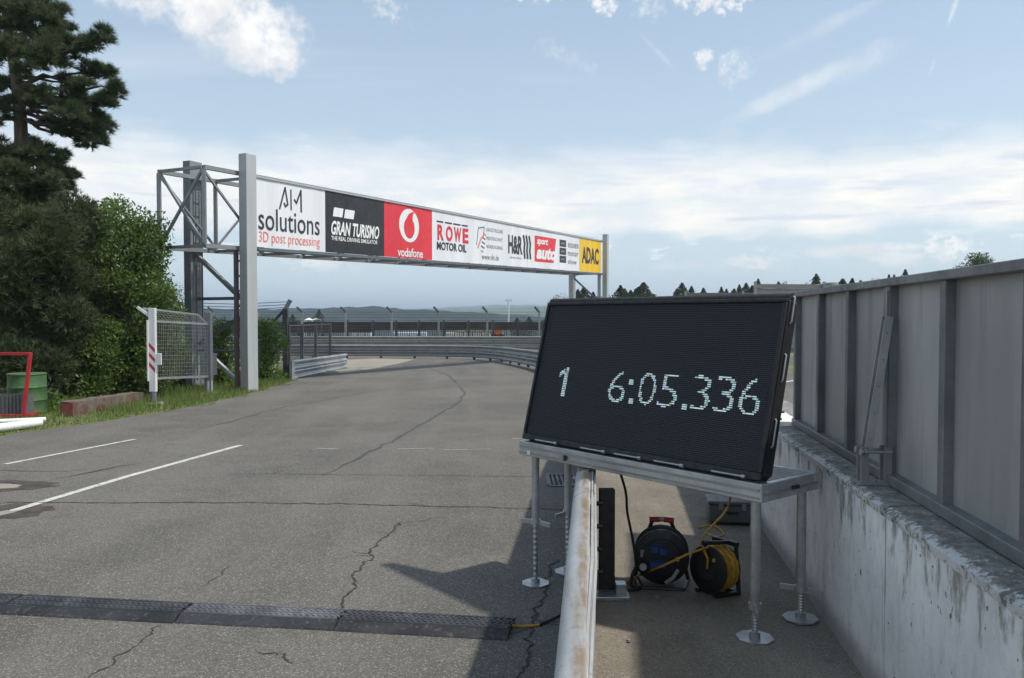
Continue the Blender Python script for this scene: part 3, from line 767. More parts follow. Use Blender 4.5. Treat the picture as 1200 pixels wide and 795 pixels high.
def led_mat():
    mt, n, b = newmat('led_face'); tc = n.nodes.new('ShaderNodeTexCoord'); uvn = tc.outputs['UV']
    u, v, _ = sepx(n, uvn)
    fu, fv = (u*160.)._op('FRACT'), (v*82.)._op('FRACT')
    du, dv = (fu-.5).ab(), (fv-.5).ab()
    slat = dv.ramp(.30, .40); dot = du.ramp(.36, .24)*dv.ramp(.34, .22)
    c = mixc(n, slat, (.017, .0175, .022), (.006, .006, .008))
    c = mixc(n, dot*.75, c, (.075, .078, .092))
    tile = noise(n, comb(n, (u*8.)._op('FLOOR'), (v*4.)._op('FLOOR'), 0.), 3.7, 1)
    c = mixc(n, tile.ramp(.3, .7)*.25, c, (.02, .02, .03))
    setc(n, b.inputs['Base Color'], c); b.inputs['Roughness'].default_value = .62; b.inputs['Specular IOR Level'].default_value = .35
    bumpn(n, b, dot-slat*1.2, .8, .004)
    return mt
fo = MB().add([sp(.022, .038, .0), sp(SW_-.03, .038, .0), sp(SW_-.03, SH_-.022, .0), sp(.022, SH_-.022, .0)], [(0, 1, 2, 3)]).build('led_face', led_mat(), led)
uv = fo.data.uv_layers.new(name='uv')
idx = [l.vertex_index for l in fo.data.loops]
for l, vi in enumerate(idx): uv.data[l].uv = ((0, 0), (1, 0), (1, 1), (0, 1))[vi]
for a0, a1, b0, b1 in ((0, SW_-.004, 0.0, .034), (0, SW_-.004, SH_-.018, SH_), (0, .018, .036, SH_-.02), (SW_-.026, SW_-.003, .036, SH_-.02)):
    MB().frame(sp((a0+a1)/2, (b0+b1)/2, .004), SU, SV, SN, a1-a0, b1-b0, .016).build('bezel', M['blackmatte'], led, bevel=.003)
# top hood roll
MB().tube([sp(.005, SH_+.004, -.03), sp(SW_-.004, SH_+.004, -.03)], .03, 10).build('hood', M['rubber'], led, smooth=True)
# grab handles on the side and bolts along the foot
for b in (.16, .47, .75):
    MB().tube([sp(SW_+.001, b, -.03), sp(SW_+.009, b+.008, -.03), sp(SW_+.009, b+.125, -.03), sp(SW_+.001, b+.133, -.03)], .005, 8).build('handle', M['galv'], led, smooth=True)
for a in (.13, .52, .78, 1.06, 1.42):
    MB().tube([sp(a, .006, .016), sp(a+.17, .006, .016)], .005, 6).build('latch_rod', M['galv'], led)
    MB().tube([sp(a+.17, .006, .016), sp(a+.19, .006, .016)], .009, 6).build('latch_rod', M['galv'], led)
# lit characters, dot by dot
def em_mat():
    mt, n, b = newmat('lit_diodes'); g = geo(n); r = NX(n, g.outputs['Random Per Island'])
    c = mixc(n, r, (.50, 1., .97), (.88, .97, .95)); c = mixc(n, r.ramp(.8, .82)*.8, c, (.35, .65, 1.)); c = mixc(n, r.ramp(.12, .1)*.7, c, (1., .6, .5))
    setc(n, b.inputs['Base Color'], (.1, .1, .1)); n.links.new(c, b.inputs['Emission Color'])
    setc(n, b.inputs['Emission Strength'], r.ramp(.0, 1., .20, .58, smooth=False)); return mt
M['lit'] = em_mat()
def on_screen(px, py):
    d = ray(px, py); o = Vector((0, 0, CAM_H)); t = (SO-o).dot(SN)/d.dot(SN); p = o+d*t-SO
    return p.dot(SU), p.dot(SV)
def inside(pt, v, f):
    x, y = pt
    for t in f:
        P = [v[i] for i in t]; s_ = None; ok = True
        n = len(P)
        for i in range(n):
            a, b = P[i], P[(i+1) % n]; cr = (b[0]-a[0])*(y-a[1])-(b[1]-a[1])*(x-a[0])
            if abs(cr) < 1e-9: continue
            if s_ is None: s_ = cr > 0
            elif s_ != (cr > 0): ok = False; break
        if ok: return True
    return False
PIT = .0104
def lit_text(ch, a0, a1, b0, b1):
    v, f = glyphs(ch, bold=-.017); quads = []
    if ch == '1': v, f = np.array([(.62, 0), (1., 0), (1., 1.), (.72, 1.), (.62, .80), (0, .66), (0, .80), (.62, .98)]), [(0, 1, 2, 3), (4, 5, 6, 7)]
    i0, i1, j0, j1 = round(a0/PIT), round(a1/PIT), round(b0/PIT), round(b1/PIT)
    for j in range(j0, j1+1):
        for i in range(i0, i1+1):
            x, y = (i*PIT-a0)/(a1-a0), (j*PIT-b0)/(b1-b0)
            if ch in '.:' or inside((x, y), v, f):
                if ch == ':' and (j1-3 < j-0 and False): continue
                if ch == ':' and not (y < .12 or y > .88): continue
                w, h = PIT*.5, PIT*.31
                quads += [sp(i*PIT-w, j*PIT-h, .003), sp(i*PIT+w, j*PIT-h, .003), sp(i*PIT+w, j*PIT+h, .003), sp(i*PIT-w, j*PIT+h, .003)]
    npmesh('digit', [tuple(q) for q in quads], 4, M['lit'], led)
for ch, l, t, r, b in (('1', 654, 431, 664, 465), ('6', 714, 435, 734, 472), ('.', 738.5, 446, 742, 450), ('.', 738.5, 469, 742, 473), ('0', 749, 437, 769, 475), ('5', 773, 438, 795, 478), ('.', 799.5, 474, 803.5, 479),
                       ('3', 811, 440, 833, 481), ('3', 838, 441, 862, 484), ('6', 867, 443, 892, 488)):
    (a0, b0), (a1, b1) = on_screen((l+r)/2-(r-l)/2, (t+b)/2), on_screen(r, (t+b)/2)
    lo = on_screen((l+r)/2, b)[1]; hi = on_screen((l+r)/2, t)[1]
    lit_text(ch, a0, a1, lo, hi)
# rear stay of the display
for a in (.3, 1.35): MB().bar(sp(a, .62, -ST_), dk(a, DD-.05, DZ+.005), .03, .02).build('rear_stay', M['post_dark'], led)
# ------------------------------------------------------------------ cable reels, case and cables
def disc(c, ax, r, th, n=36, hole=0.):
    ax = Vector(ax).normalized(); a = ax.cross(UP).normalized(); b = a.cross(ax); m = MB()
    ring = lambda rr, o: [Vector(c)+ax*o+rr*(math.cos(2*math.pi*k/n)*a+math.sin(2*math.pi*k/n)*b) for k in range(n)]
    return m.loft([ring(r*.94, -th/2), ring(r, -th/4), ring(r, th/4), ring(r*.94, th/2)])
p1 = gp(775, 686, PADZ); c1 = Vector((p1.x, p1.y, PADZ+.012))
rl = empty('cable_reel', c1, 'black cable reel with blue sockets and red grip on the pavement', 'cable reel')
ax = Vector((-.18, -1, 0)).normalized(); sd = ax.cross(UP).normalized(); cc = c1+UP*.165
disc(cc+ax*.055, ax, .152, .018).build('flange', M['black'], rl, smooth=True)
disc(cc-ax*.06, ax, .152, .012).build('flange', M['black'], rl, smooth=True)
m = MB()
for k in range(7): 
    o = cc+ax*(-.045+.015*k); n = 28; rr = .125+.004*(k % 2)
    pts = [o+rr*(math.cos(2*math.pi*j/n)*sd+math.sin(2*math.pi*j/n)*UP) for j in range(n+1)]
    m.tube(pts, .0085, 6, cap=False)
m.build('wound_cable', M['rubber'], rl, smooth=True)
disc(cc+ax*.072, ax, .105, .02).build('socket_plate', M['blackmatte'], rl, smooth=True)
for x_, z_ in ((-.01, .042), (.038, .05), (-.005, -.03), (.04, -.035)):
    o = cc+ax*.088+sd*x_+UP*z_
    sk = MB().frame(o, sd, ax, UP, .044, .016, .046).build('socket_lid', M['blue'], rl, bevel=.004)
    MB().frame(o+ax*.010+UP*.018, sd, ax, UP, .03, .006, .006).build('hinge', M['black'], sk)
MB().tube([cc+ax*.08-sd*.085+UP*.0, cc+ax*.095-sd*.085], .012, 10).build('button', M['yellowcable'], rl, smooth=True)
MB().tube([cc+ax*.08+sd*.1-UP*.05, cc+ax*.10+sd*.1-UP*.05], .02, 12).build('crank_knob', M['galv'], rl, smooth=True)
MB().frame(cc+ax*.075+sd*.1+UP*.02, sd, ax, UP, .03, .01, .04).build('type_plate', M['galv_dull'], rl)
m = MB().tube([cc-ax*.075-sd*.15-UP*.16, cc-ax*.08-sd*.10+UP*.05, cc-ax*.06-sd*.05+UP*.175, cc+ax*0-sd*.045+UP*.195], .011, 8)
m.tube([cc-ax*.075+sd*.15-UP*.16, cc-ax*.08+sd*.10+UP*.05, cc-ax*.06+sd*.05+UP*.175, cc+sd*.045+UP*.195], .011, 8)
m.tube([cc-ax*.075-sd*.15-UP*.164, cc+ax*.10-sd*.12-UP*.164], .011, 8); m.tube([cc-ax*.075+sd*.15-UP*.164, cc+ax*.10+sd*.12-UP*.164], .011, 8)
m.tube([cc+ax*.10-sd*.12-UP*.164, cc+ax*.10+sd*.12-UP*.164], .011, 8)
m.build('stand', M['black'], rl, smooth=True)
for s_ in (-1, 1): MB().tube([cc+sd*(.012*s_)+UP*.195, cc+sd*(.068*s_)+UP*.192], .015, 10).build('grip', M['red'], rl, smooth=True)
MB().tube([cc-sd*.013+UP*.196, cc+sd*.013+UP*.196], .014, 8).build('grip', M['galv_dull'], rl)
MB().tube([cc+ax*.085-sd*.09-UP*.06, cc+ax*.11-sd*.06-UP*.10, cc+ax*.12-sd*.02-UP*.125], .011, 8).build('plug', M['galv_dull'], rl, smooth=True)
MB().tube([cc+ax*.05+sd*.14-UP*.07, cc+ax*.09+sd*.16-UP*.10, cc+ax*.12+sd*.165-UP*.145, cc+ax*.15+sd*.12-UP*.158], .01, 8).build('cable_tail', M['rubber'], rl, smooth=True)
# yellow reel
p2 = gp(838, 697, PADZ); c2 = Vector((p2.x, p2.y, PADZ+.012))
ry = empty('cable_reel', c2, 'smaller black reel wound with yellow cable beside the wall', 'cable reel')
ax = Vector((-.80, -.60, .06)).normalized(); sd = ax.cross(UP).normalized(); up2 = sd.cross(ax).normalized()*1.; up2 = up2 if up2.z > 0 else -up2; cc = c2+UP*.135
disc(cc+ax*.06, ax, .125, .014).build('flange', M['black'], ry, smooth=True)
disc(cc+ax*.068, ax, .06, .014).build('hub', M['blackmatte'], ry, smooth=True)
disc(cc-ax*.065, ax, .115, .012).build('flange', M['black'], ry, smooth=True)
for k in range(9):
    m = MB(); o = cc+ax*(-.052+.0125*k); n = 30; rr = .112+.004*math.sin(k*2.1)
    m.tube([o+(rr+.003*math.sin(3*j+k))*(math.cos(2*math.pi*j/n)*sd+math.sin(2*math.pi*j/n)*up2) for j in range(n+1)], .0068, 6, cap=False)
    m.build('cable_turn', M['yellowcable'], ry, smooth=True)
m = MB()
o = cc-ax*.085
for s_ in (-1, 1):
    m.bar(o+sd*.09*s_-UP*.13, o+sd*.07*s_+UP*.13, .024, .02)
m.bar(o+sd*.085+UP*.135, o-sd*.085+UP*.135, .026, .024); m.bar(o+sd*.1-UP*.125, o-sd*.1-UP*.125, .026, .024)
m.bar(o+UP*.135-sd*.02, cc+ax*.09+UP*.150-sd*.02, .022, .02)
m.bar(o+sd*.09-UP*.125, cc+ax*.08+sd*.06-UP*.125, .024, .02); m.bar(o-sd*.09-UP*.125, cc+ax*.08-sd*.06-UP*.125, .024, .02)
m.build('stand', M['black'], ry, bevel=.003)
MB().tube([cc+ax*.085+UP*.150-sd*.02, cc+ax*.125+UP*.152-sd*.02], .014, 8).build('grip', M['black'], ry, smooth=True)
MB().frame(o+sd*.085*-1-UP*.07-ax*.012, sd, ax, UP, .02, .006, .03).build('type_plate', M['yellowcable'], ry)
MB().tube([cc+ax*.07-sd*.05+UP*.06, cc+ax*.075-sd*.05+UP*.06-UP*.0], .012, 8).build('button', M['yellowcable'], ry)
# grey case by the wall
p3 = gp(858, 617, PADZ); bx0 = Vector((p3.x, p3.y+.12, PADZ+.01))
cs = empty('equipment_case', bx0, 'dark grey equipment case by the wall behind the reels', 'case')
MB().box(bx0+UP*.075, (.30, .24, .13), R(-8)).build('case_body', M['box'], cs, bevel=.012)
MB().box(bx0+UP*.155, (.31, .25, .028), R(-8)).build('lid', M['box'], cs, bevel=.008)
for s_ in (-1, 1): MB().box(bx0+Vector((.08*s_, -.125-.011*s_, .13)), (.03, .016, .045), R(-8)).build('latch', M['galv_dull'], cs)
MB().box(bx0+Vector((0, -.13, .09)), (.09, .014, .02), R(-8)).build('grip', M['black'], cs, bevel=.003)
for x_ in (-.11, .11):
    MB().box(bx0+Vector((x_, -.08, .005)), (.03, .03, .012), R(-8)).build('foot', M['rubber'], cs)
def cable(name, pts, r, mat, label, step=.04):
    q = catmull(pts, step); o = MB().tube(q, r, 8).build(name, mat, None, smooth=True); return meta(o, label, 'cable')
zp = PADZ+.014
def pz(px, py, z=0.): 
    q = gp(px, py, PADZ+.008); q.z = PADZ+.016+z; return q
cy_ = cc+ax*.05+up2*.118
cable('yellow_cable', [pz(703, 694), pz(722, 690, .0), pz(745, 680, .01), pp(775, 664, p1.y-.16), pp(805, 650, p1.y-.18), pp(822, 644, p2.y-.06), cc+ax*.05+up2*.120], .0065, M['yellowcable'], 'yellow cable stretched from the guard rail past the black reel')
cable('yellow_cable', [cc+ax*.078-sd*.01+UP*.01, cc+ax*.10-sd*.03+UP*.07, pp(822, 634, p2.y), pp(836, 615, p2.y+.1), pp(846, 605, p2.y+.15), pp(853, 595, p2.y+.2), dk(1.35, .30, DZ-.09)], .0065, M['yellowcable'], 'yellow cable rising from the small reel to the deck above')
cable('yellow_cable', [pz(818, 620), pz(830, 617), pz(842, 620), pz(848, 628), pz(838, 630), pz(826, 626)], .005, M['yellowcable'], 'loose yellow cable loop lying on the pavement behind the small reel')
cable('black_cable', [dk(.62, .2, DZ-.04), pp(733, 575, 4.75), pp(735, 600, 4.72), pp(741, 630, 4.7), pp(745, 655, 4.66), pz(746, 676, .01), pz(752, 690), pz(735, 694), pz(704, 697)], .0075, M['rubber'], 'black cable hanging from the deck down to the pavement')
q0 = gp(600, 737); q1 = gp(660, 724)
cable('yellow_cable', [(q0.x-.03, q0.y, .022), (q0.x+.05, q0.y+.0, .012), gp(632, 735)+UP*.012], .0065, M['yellowcable'], 'short yellow cable coming out of the end of the cable ramp')
cable('black_cable', [gp(632, 735)+UP*.0125, gp(650, 729)+UP*.02, gp(664, 721)+UP*.03, (railx(3.9)+.0, 4.6, .09)], .008, M['rubber'], 'black cable crossing from the cable ramp to the guard rail')
for i, (px, py) in enumerate(((795, 690), (737, 752), (830, 725), (905, 775), (770, 700))):
    q = gp(px, py, PADZ+.008); r_ = random.Random(i); ring = []
    for k in range(7): t = 2*math.pi*k/7; ring.append(Vector((q.x+.016*math.cos(t)*r_.uniform(.5, 1.2), q.y+.012*math.sin(t)*r_.uniform(.5, 1.2), 0)))
    m = MB().loft([[v+UP*(PADZ+.008) for v in ring], [v*.0+Vector((q.x, q.y, 0))+(v-Vector((q.x, q.y, 0)))*.6+UP*(PADZ+.018) for v in ring]])
    o = m.build('pebble', M['tan']); meta(o, 'small pale stone on the pavement '+('in front of the black reel', 'in the sunlit patch by the guard rail', 'in front of the yellow reel', 'right of the front deck leg', 'between the guard rail post and the reel')[i], 'stone', 'loose stones on the pavement')
# ------------------------------------------------------------------ cable ramp across the road
def ramp_mat():
    mt, n, b = newmat('ramp_rubber'); p = wpos(n); x, y, z = sepx(n, p)
    c = mixc(n, noise(n, p, 4., 6, .65).ramp(.38, .66), (.012, .012, .0135), (.032, .032, .035))
    c = mixc(n, noise(n, p, 40., 4, .6).ramp(.55, .7)*.5, c, (.13, .13, .13))
    setc(n, b.inputs['Base Color'], c); b.inputs['Roughness'].default_value = .62
    bumpn(n, b, noise(n, p, 70., 4, .6), .3, .005); return mt
M['ramp'] = ramp_mat(); M['ramp_lid'] = pm('ramp_lid', (.036, .038, .044), .6, var=.35, scale=5, bump=.3, bscale=90, col2=(.085, .088, .097), th=(.52, .68))
M['ramp_lid2'] = pm('ramp_lid_worn', (.10, .102, .11), .55, var=.35, scale=6, bump=.3, bscale=90, col2=(.19, .192, .20), th=(.5, .66))
RP = [gp(-190, 705), gp(20, 710), gp(220, 720.5), gp(402, 729), gp(600, 739.5)]
names = ('leftmost black cable ramp section, cut by the edge of the picture', 'dark cable ramp section lying on the left of the road', 'pale worn cable ramp section between two darker ones', 'rightmost black cable ramp section with a cable at its end')
for i in range(4):
    a, b = RP[i].copy(), RP[i+1].copy(); a.z = b.z = 0; d = (b-a).normalized(); n_ = Vector((-d.y, d.x, 0)); L_ = (b-a).length
    j = random.uniform(-.006, .006); a = a+n_*j; b = b+n_*j; a = a+d*.004; b = b-d*.004
    rt = empty('cable_ramp', (a+b)/2, names[i], 'cable ramp', 'cable ramp sections across the road')
    # body
    pf = [(-.145, .005), (-.138, .012), (-.085, .036), (-.078, .038), (.078, .038), (.085, .036), (.138, .012), (.145, .005)]
    MB().loft([[q+n_*u+UP*w for u, w in pf] for q in (a, b)]).build('ramp_body', M['ramp'], rt)
    lm = M['ramp_lid2'] if i == 2 else M['ramp_lid']
    MB().loft([[q+n_*u+UP*w for u, w in ((-.074, .0385), (-.07, .045), (.07, .045), (.074, .0385))] for q in (a+d*.01, b-d*.01)]).build('lid', lm, rt)
    # tread studs on the lid and ribs on the slopes
    st = MB()
    nu = int(L_/.034)
    for k in range(nu):
        for r_ in range(4):
            c = a+d*(.02+.034*k+(.017 if r_ % 2 else 0))+n_*(-.05+.033*r_)+UP*.0465
            e = (d+n_*(1 if r_ % 2 else -1)).normalized(); st.frame(c, e, e.cross(UP), UP, .026, .008, .005)
    st.build('tread', lm, rt, kind='stuff')
# ------------------------------------------------------------------ gantry with advertising banner
B0 = gp(296, 457); B0 = Vector((B0.x, B0.y, 0)); B1d = 45.5; B1 = Vector(((703.5-600)/F*B1d, B1d, 0))
GU = (B1-B0).normalized(); GN = Vector((GU.y, -GU.x, 0))       # along the span / out of the banner face
GL = (B1-B0).length
ZT0, ZT1 = pp(297, 207.5, B0.y).z, pp(703.5, 283.5, B1.y).z
ZB0, ZB1 = pp(297, 289, B0.y).z, pp(703.5, 320, B1.y).z
def gpt(s_, h, off=0.):
    """s along the span, h 0 bottom .. 1 top, off in front of the face"""
    t = s_/GL; zb, zt = ZB0+(ZB1-ZB0)*t, ZT0+(ZT1-ZT0)*t
    return B0+GU*s_+GN*off+UP*(zb+(zt-zb)*h)
def s_px(px):
    k = (px-600)/F; return (k*B0.y-B0.x)/(GU.x-k*GU.y)
gan = empty('gantry', Vector((B0.x, B0.y, gz(0, B0.y))), 'grey steel gantry spanning the road with a row of sponsor banners', 'gantry')
TD = 1.56
# truss: chords, frames, diagonals
SL0, SL1 = -1.5, GL+.5
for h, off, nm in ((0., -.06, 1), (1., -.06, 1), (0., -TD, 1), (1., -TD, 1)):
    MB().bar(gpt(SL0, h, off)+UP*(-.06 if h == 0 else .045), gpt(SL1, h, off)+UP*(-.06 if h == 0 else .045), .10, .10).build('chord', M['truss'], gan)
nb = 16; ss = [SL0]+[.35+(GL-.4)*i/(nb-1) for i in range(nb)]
for i, s_ in enumerate(ss):
    for off in (-.06, -TD):
        MB().bar(gpt(s_, 0, off), gpt(s_, 1, off), .085, .085).build('upright', M['truss'], gan)
    for h, dz in ((0, -.06), (1, .045)):
        MB().bar(gpt(s_, h, -.11)+UP*dz, gpt(s_, h, -TD+.05)+UP*dz, .07, .07).build('cross_member', M['truss'], gan)
    if i < len(ss)-1:
        t = ss[i+1]
        for off in (-.06, -TD):
            a, b = (s_, t) if i % 2 else (t, s_)
            MB().bar(gpt(a, 0.02, off), gpt(b, .98, off), .05, .05).build('diagonal', M['truss'], gan)
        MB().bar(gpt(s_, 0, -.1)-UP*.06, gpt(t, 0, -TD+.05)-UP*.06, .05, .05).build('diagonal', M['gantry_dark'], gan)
for a, b in ((0, 1), (1, 0)): MB().bar(gpt(SL0, a, -.1), gpt(SL0, b, -TD+.04), .06, .06).build('diagonal', M['truss'], gan)
# lamps/cable tray hanging under the near edge
MB().bar(gpt(.2, 0, .03)-UP*.07, gpt(GL-.1, 0, .03)-UP*.07, .06, .05).build('lower_rail', M['gantry_dark'], gan)
MB().bar(gpt(.0, 1, .03)+UP*.03, gpt(GL+.1, 1, .03)+UP*.03, .05, .05).build('upper_rail', M['gantry'], gan)
# posts
def hpost(p, z1, w, dep, mat, name='post'):
    """H-section column: flanges face along the normal"""
    g = gz(p.x, p.y)-.1; zc = (g+z1)/2; m = MB()
    for s_ in (-1, 1): m.frame(p+GN*(dep/2-.012)*s_+UP*zc, GU, GN, UP, w, .024, z1-g)
    m.frame(p+UP*(zc-.003), GU, GN, UP, .02, dep-.05, z1-g-.006); return m.build(name, mat, gan)
ztop = pp(290, 184, B0.y).z
f0 = B0+GU*-.27+GN*.15
# the near column is a closed box
m = MB(); g = gz(f0.x, f0.y)-.1; m.frame(f0+UP*(g+ztop)/2, GU, GN, UP, .36, .26, ztop-g).build('post', M['gantry'], gan, bevel=.01)
r0 = B0+GU*-.20-GN*(TD+.24)
zr = pp(222, 190, r0.y).z
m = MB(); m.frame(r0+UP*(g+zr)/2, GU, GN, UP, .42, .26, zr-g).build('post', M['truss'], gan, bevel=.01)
i0 = B0+GU*-.27-GN*.14
for s_ in (-1, 1):
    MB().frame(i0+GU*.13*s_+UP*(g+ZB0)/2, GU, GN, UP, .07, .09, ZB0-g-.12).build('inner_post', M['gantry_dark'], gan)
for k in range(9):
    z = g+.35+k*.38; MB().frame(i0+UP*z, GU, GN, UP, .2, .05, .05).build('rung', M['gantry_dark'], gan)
MB().tube([i0-GU*.14+GN*.08+UP*(g+.2), i0-GU*.14+GN*.08+UP*(ZB0-.2)], .018, 6).build('conduit', pm('red_conduit', (.22, .04, .03), .6), gan)
MB().bar(r0+UP*(ZB0-.1), i0+UP*(ZB0-1.3), .10, .10).build('knee_brace', M['truss'], gan)
zs = pp(250, 350, B0.y).z
MB().bar(r0+UP*zs, i0+UP*zs, .08, .08).build('strut', M['gantry_dark'], gan)
MB().bar(i0+UP*pp(275, 372, B0.y).z, r0+UP*pp(240, 408, B0.y).z, .08, .08).build('strut', M['gantry_dark'], gan)
MB().bar(i0+UP*(g+.25), r0+GN*.6+UP*(g+.95), .08, .08).build('strut', M['gantry'], gan)
MB().bar(i0+UP*pp(275, 412, B0.y).z, r0+UP*pp(240, 412, B0.y).z, .05, .05).build('strut', M['gantry_dark'], gan)
c = B0+GU*-.55-GN*.95; MB().box(c+UP*pp(256, 427, c.y).z, (.36, .22, .56), R(-10)).build('switch_box', pm('switch_box', (.33, .34, .31), .5), gan, bevel=.01)
# ladder on the far column
for s_ in (-1, 1): MB().bar(r0+GN*.2+GU*(.1*s_+.0)+UP*(g+.3), r0+GN*.2+GU*.1*s_+UP*(ZT0-.2), .03, .03).build('ladder_rail', M['gantry_dark'], gan)
for k in range(14): MB().bar(r0+GN*.2-GU*.1+UP*(g+.5+.35*k), r0+GN*.2+GU*.1+UP*(g+.5+.35*k), .02, .02).build('ladder_rung', M['gantry_dark'], gan)
# far columns
f1 = B1+GU*.22+GN*.22; z1 = pp(706, 275, f1.y).z
m = MB(); g1 = gz(f1.x, f1.y)-.1; m.frame(f1+UP*(g1+z1)/2, GU, GN, UP, .30, .26, z1-g1).build('post', M['gantry'], gan)
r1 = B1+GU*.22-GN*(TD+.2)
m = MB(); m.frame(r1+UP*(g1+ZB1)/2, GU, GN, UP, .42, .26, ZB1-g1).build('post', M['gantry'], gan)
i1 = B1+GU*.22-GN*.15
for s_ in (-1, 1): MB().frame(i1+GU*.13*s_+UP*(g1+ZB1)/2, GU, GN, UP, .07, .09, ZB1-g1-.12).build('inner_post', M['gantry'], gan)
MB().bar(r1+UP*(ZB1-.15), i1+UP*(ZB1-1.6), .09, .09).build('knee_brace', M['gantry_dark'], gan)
MB().bar(r1+UP*(ZB1-1.75), i1+UP*(ZB1-1.75), .08, .08).build('strut', M['gantry_dark'], gan)
# ---- banner panels
def vinyl(name, col, rough=.5): return pm(name, col, rough, var=.07, scale=1.6, streak=True, bump=.35, bscale=1.4)
V = dict(white=vinyl('vinyl_white', (.72, .74, .77)), black=vinyl('vinyl_black', (.022, .022, .025)), red=vinyl('vinyl_red', (.66, .035, .05)), yellow=vinyl('vinyl_yellow', (.78, .50, .025)),
         ink=vinyl('print_dark', (.03, .032, .036)), coral=vinyl('print_coral', (.80, .20, .16)), rink=vinyl('print_red', (.62, .03, .05)), wink=vinyl('print_white', (.76, .77, .78)), grey=vinyl('print_grey', (.20, .205, .215)), pink=vinyl('print_pink', (.72, .25, .26)))
def panel(px0, px1, mat, label):
    a, b = s_px(px0)+.008, s_px(px1)-.008; m = MB(); r_ = []
    for k in range(7):
        s_ = a+(b-a)*k/6; w = .004*math.sin(k*2.3+px0)
        r_.append([gpt(s_, 0, .0), gpt(s_, 0, .02+w), gpt(s_, 1, .02+w), gpt(s_, 1, .0)])
    return m.loft(r_).build('banner', V[mat], gan, label=label), a, b
class Ad:
    """print on one banner; boxes are given in photograph columns and in height fractions 0..1"""
    def __init__(s, o): s.o = o
    def txt(s, t, px0, px1, h0, h1, mat, bold=0., shear=0., spacing=1., name='lettering'):
        a, b = s_px(px0), s_px(px1); v, f = glyphs(t, bold, shear, spacing)
        MB().add([gpt(a+(b-a)*x, h0+(h1-h0)*y, .029) for x, y in v], f).build(name, V[mat], s.o)
    def poly(s, pts, mat, off=.0275, name='emblem'):
        MB().add([gpt(s_px(x), h, off) for x, h in pts], [tuple(range(len(pts)))]).build(name, V[mat], s.o)
    def stroke(s, pts, w, mat, off=.029):
        m = MB(); P = [gpt(s_px(x), h, off) for x, h in pts]
        for i in range(len(P)-1):
            d = (P[i+1]-P[i]); e = d.normalized(); a = e.cross(GN).normalized()*w/2; p, q_ = P[i]-e*w*.3, P[i+1]+e*w*.3
            o = GN*.0006*i
            m.add([p-a+o, q_-a+o, q_+a+o, p+a+o], [(0, 1, 2, 3)])
        m.build('emblem', V[mat], s.o)
def hf(px, py):
    """height fraction of a picture row at a column"""
    s_ = s_px(px); a, b = gpt(s_, 0), gpt(s_, 1); k = lambda p: 397.5-F*((p-Vector((0, 0, CAM_H))).dot(Vector((0, math.sin(TILT), math.cos(TILT)))))/((p-Vector((0, 0, CAM_H))).dot(Vector((0, math.cos(TILT), -math.sin(TILT)))))
    return (py-k(a))/(k(b)-k(a))
o, *_ = panel(297.5, 381.5, 'white', 'white banner with dark and coral lettering nearest the left column'); A = Ad(o)
A.stroke([(328, .60), (334.5, .93), (337.5, .68), (334.8, .645), (333.3, .69)], .055, 'ink'); A.stroke([(341.2, .91), (341.4, .61)], .05, 'ink'); A.stroke([(345.3, .77), (347.6, .72), (353, .93), (353.2, .60)], .055, 'ink')
A.txt('solutions', 303, 374.5, .255, .585, 'ink', .004); A.txt('3D post processing', 303.5, 374.5, .03, .235, 'coral', -.002)
o, *_ = panel(381.5, 450, 'black', 'black banner with white italic lettering'); A = Ad(o)
A.poly([(390, .60), (401, .60), (402.5, .75), (391.5, .75)], 'wink'); A.poly([(403, .595), (414.2, .595), (415.6, .745), (404.6, .745)], 'wink')
A.txt('GRAN TURISMO', 388, 444, .295, .53, 'wink', .03, .25); A.txt('THE REAL DRIVING SIMULATOR', 388, 442, .205, .275, 'wink', .015)
A.poly([(405.6, .01), (406, .01), (406, .99), (405.6, .99)], 'ink', .0272, 'seam')
o, *_ = panel(450, 506, 'red', 'red banner with a white ring emblem'); A = Ad(o)
m = MB(); s0 = s_px(479.2); n = 40; ring = []; ring2 = []
cen = gpt(s0, .625, .029); 
for k in range(n):
    t = 2*math.pi*k/n; ring.append(cen+GU*.62*math.cos(t)+UP*.56*math.sin(t)); ring2.append(cen+GU*(.36*math.cos(t)+.04)+UP*(.36*math.sin(t)-.10))
m.add(ring, [tuple(range(n))]).build('emblem', V['wink'], o)
# red drop inside the ring with its tail
drop = [cen+GN*.002+GU*(.335*math.cos(t)+.0)+UP*(.355*math.sin(t)-.08) for t in [R(50)-R(290)*k/30 for k in range(31)]]
drop += [cen+GN*.002+GU*-.10+UP*.33, cen+GN*.002+GU*.02+UP*.42, cen+GN*.002+GU*.18+UP*.48, cen+GN*.002+GU*.34+UP*.49, cen+GN*.002+GU*.24+UP*.40, cen+GN*.002+GU*.21+UP*.28]
MB().add(drop, [tuple(range(len(drop)))]).build('emblem', V['red'], o)
A.txt('vodafone', 465.5, 495, .025, .195, 'wink', .02)
o, *_ = panel(506, 678.5, 'white', 'long white banner with several small logos'); A = Ad(o)
x = 512.
for ch, w in zip('ROWE', (7.6, 8.2, 8.8, 7.)):
    A.txt(ch, x+.3, x+w, .42, .74, 'rink', .035); A.stroke([(x-.4, .80), (x+w-1, .80)], .05, 'ink'); x += w+2.2 - (.9 if ch != 'R' else 0)
A.txt('MOTOR OIL', 511.5, 546, .22, .39, 'ink', .03)
A.stroke([(558, .42), (560, .8), (567, .84), (565.5, .6)], .05, 'grey'); A.stroke([(559.5, .36), (563, .56), (567.5, .68)], .09, 'pink'); 
for k in range(4): A.stroke([(563.5+k*.9, .40+.1*k), (567+k*.5, .36+.1*k)], .05, 'ink')
A.txt('VLN', 562.5, 566, .26, .31, 'grey')
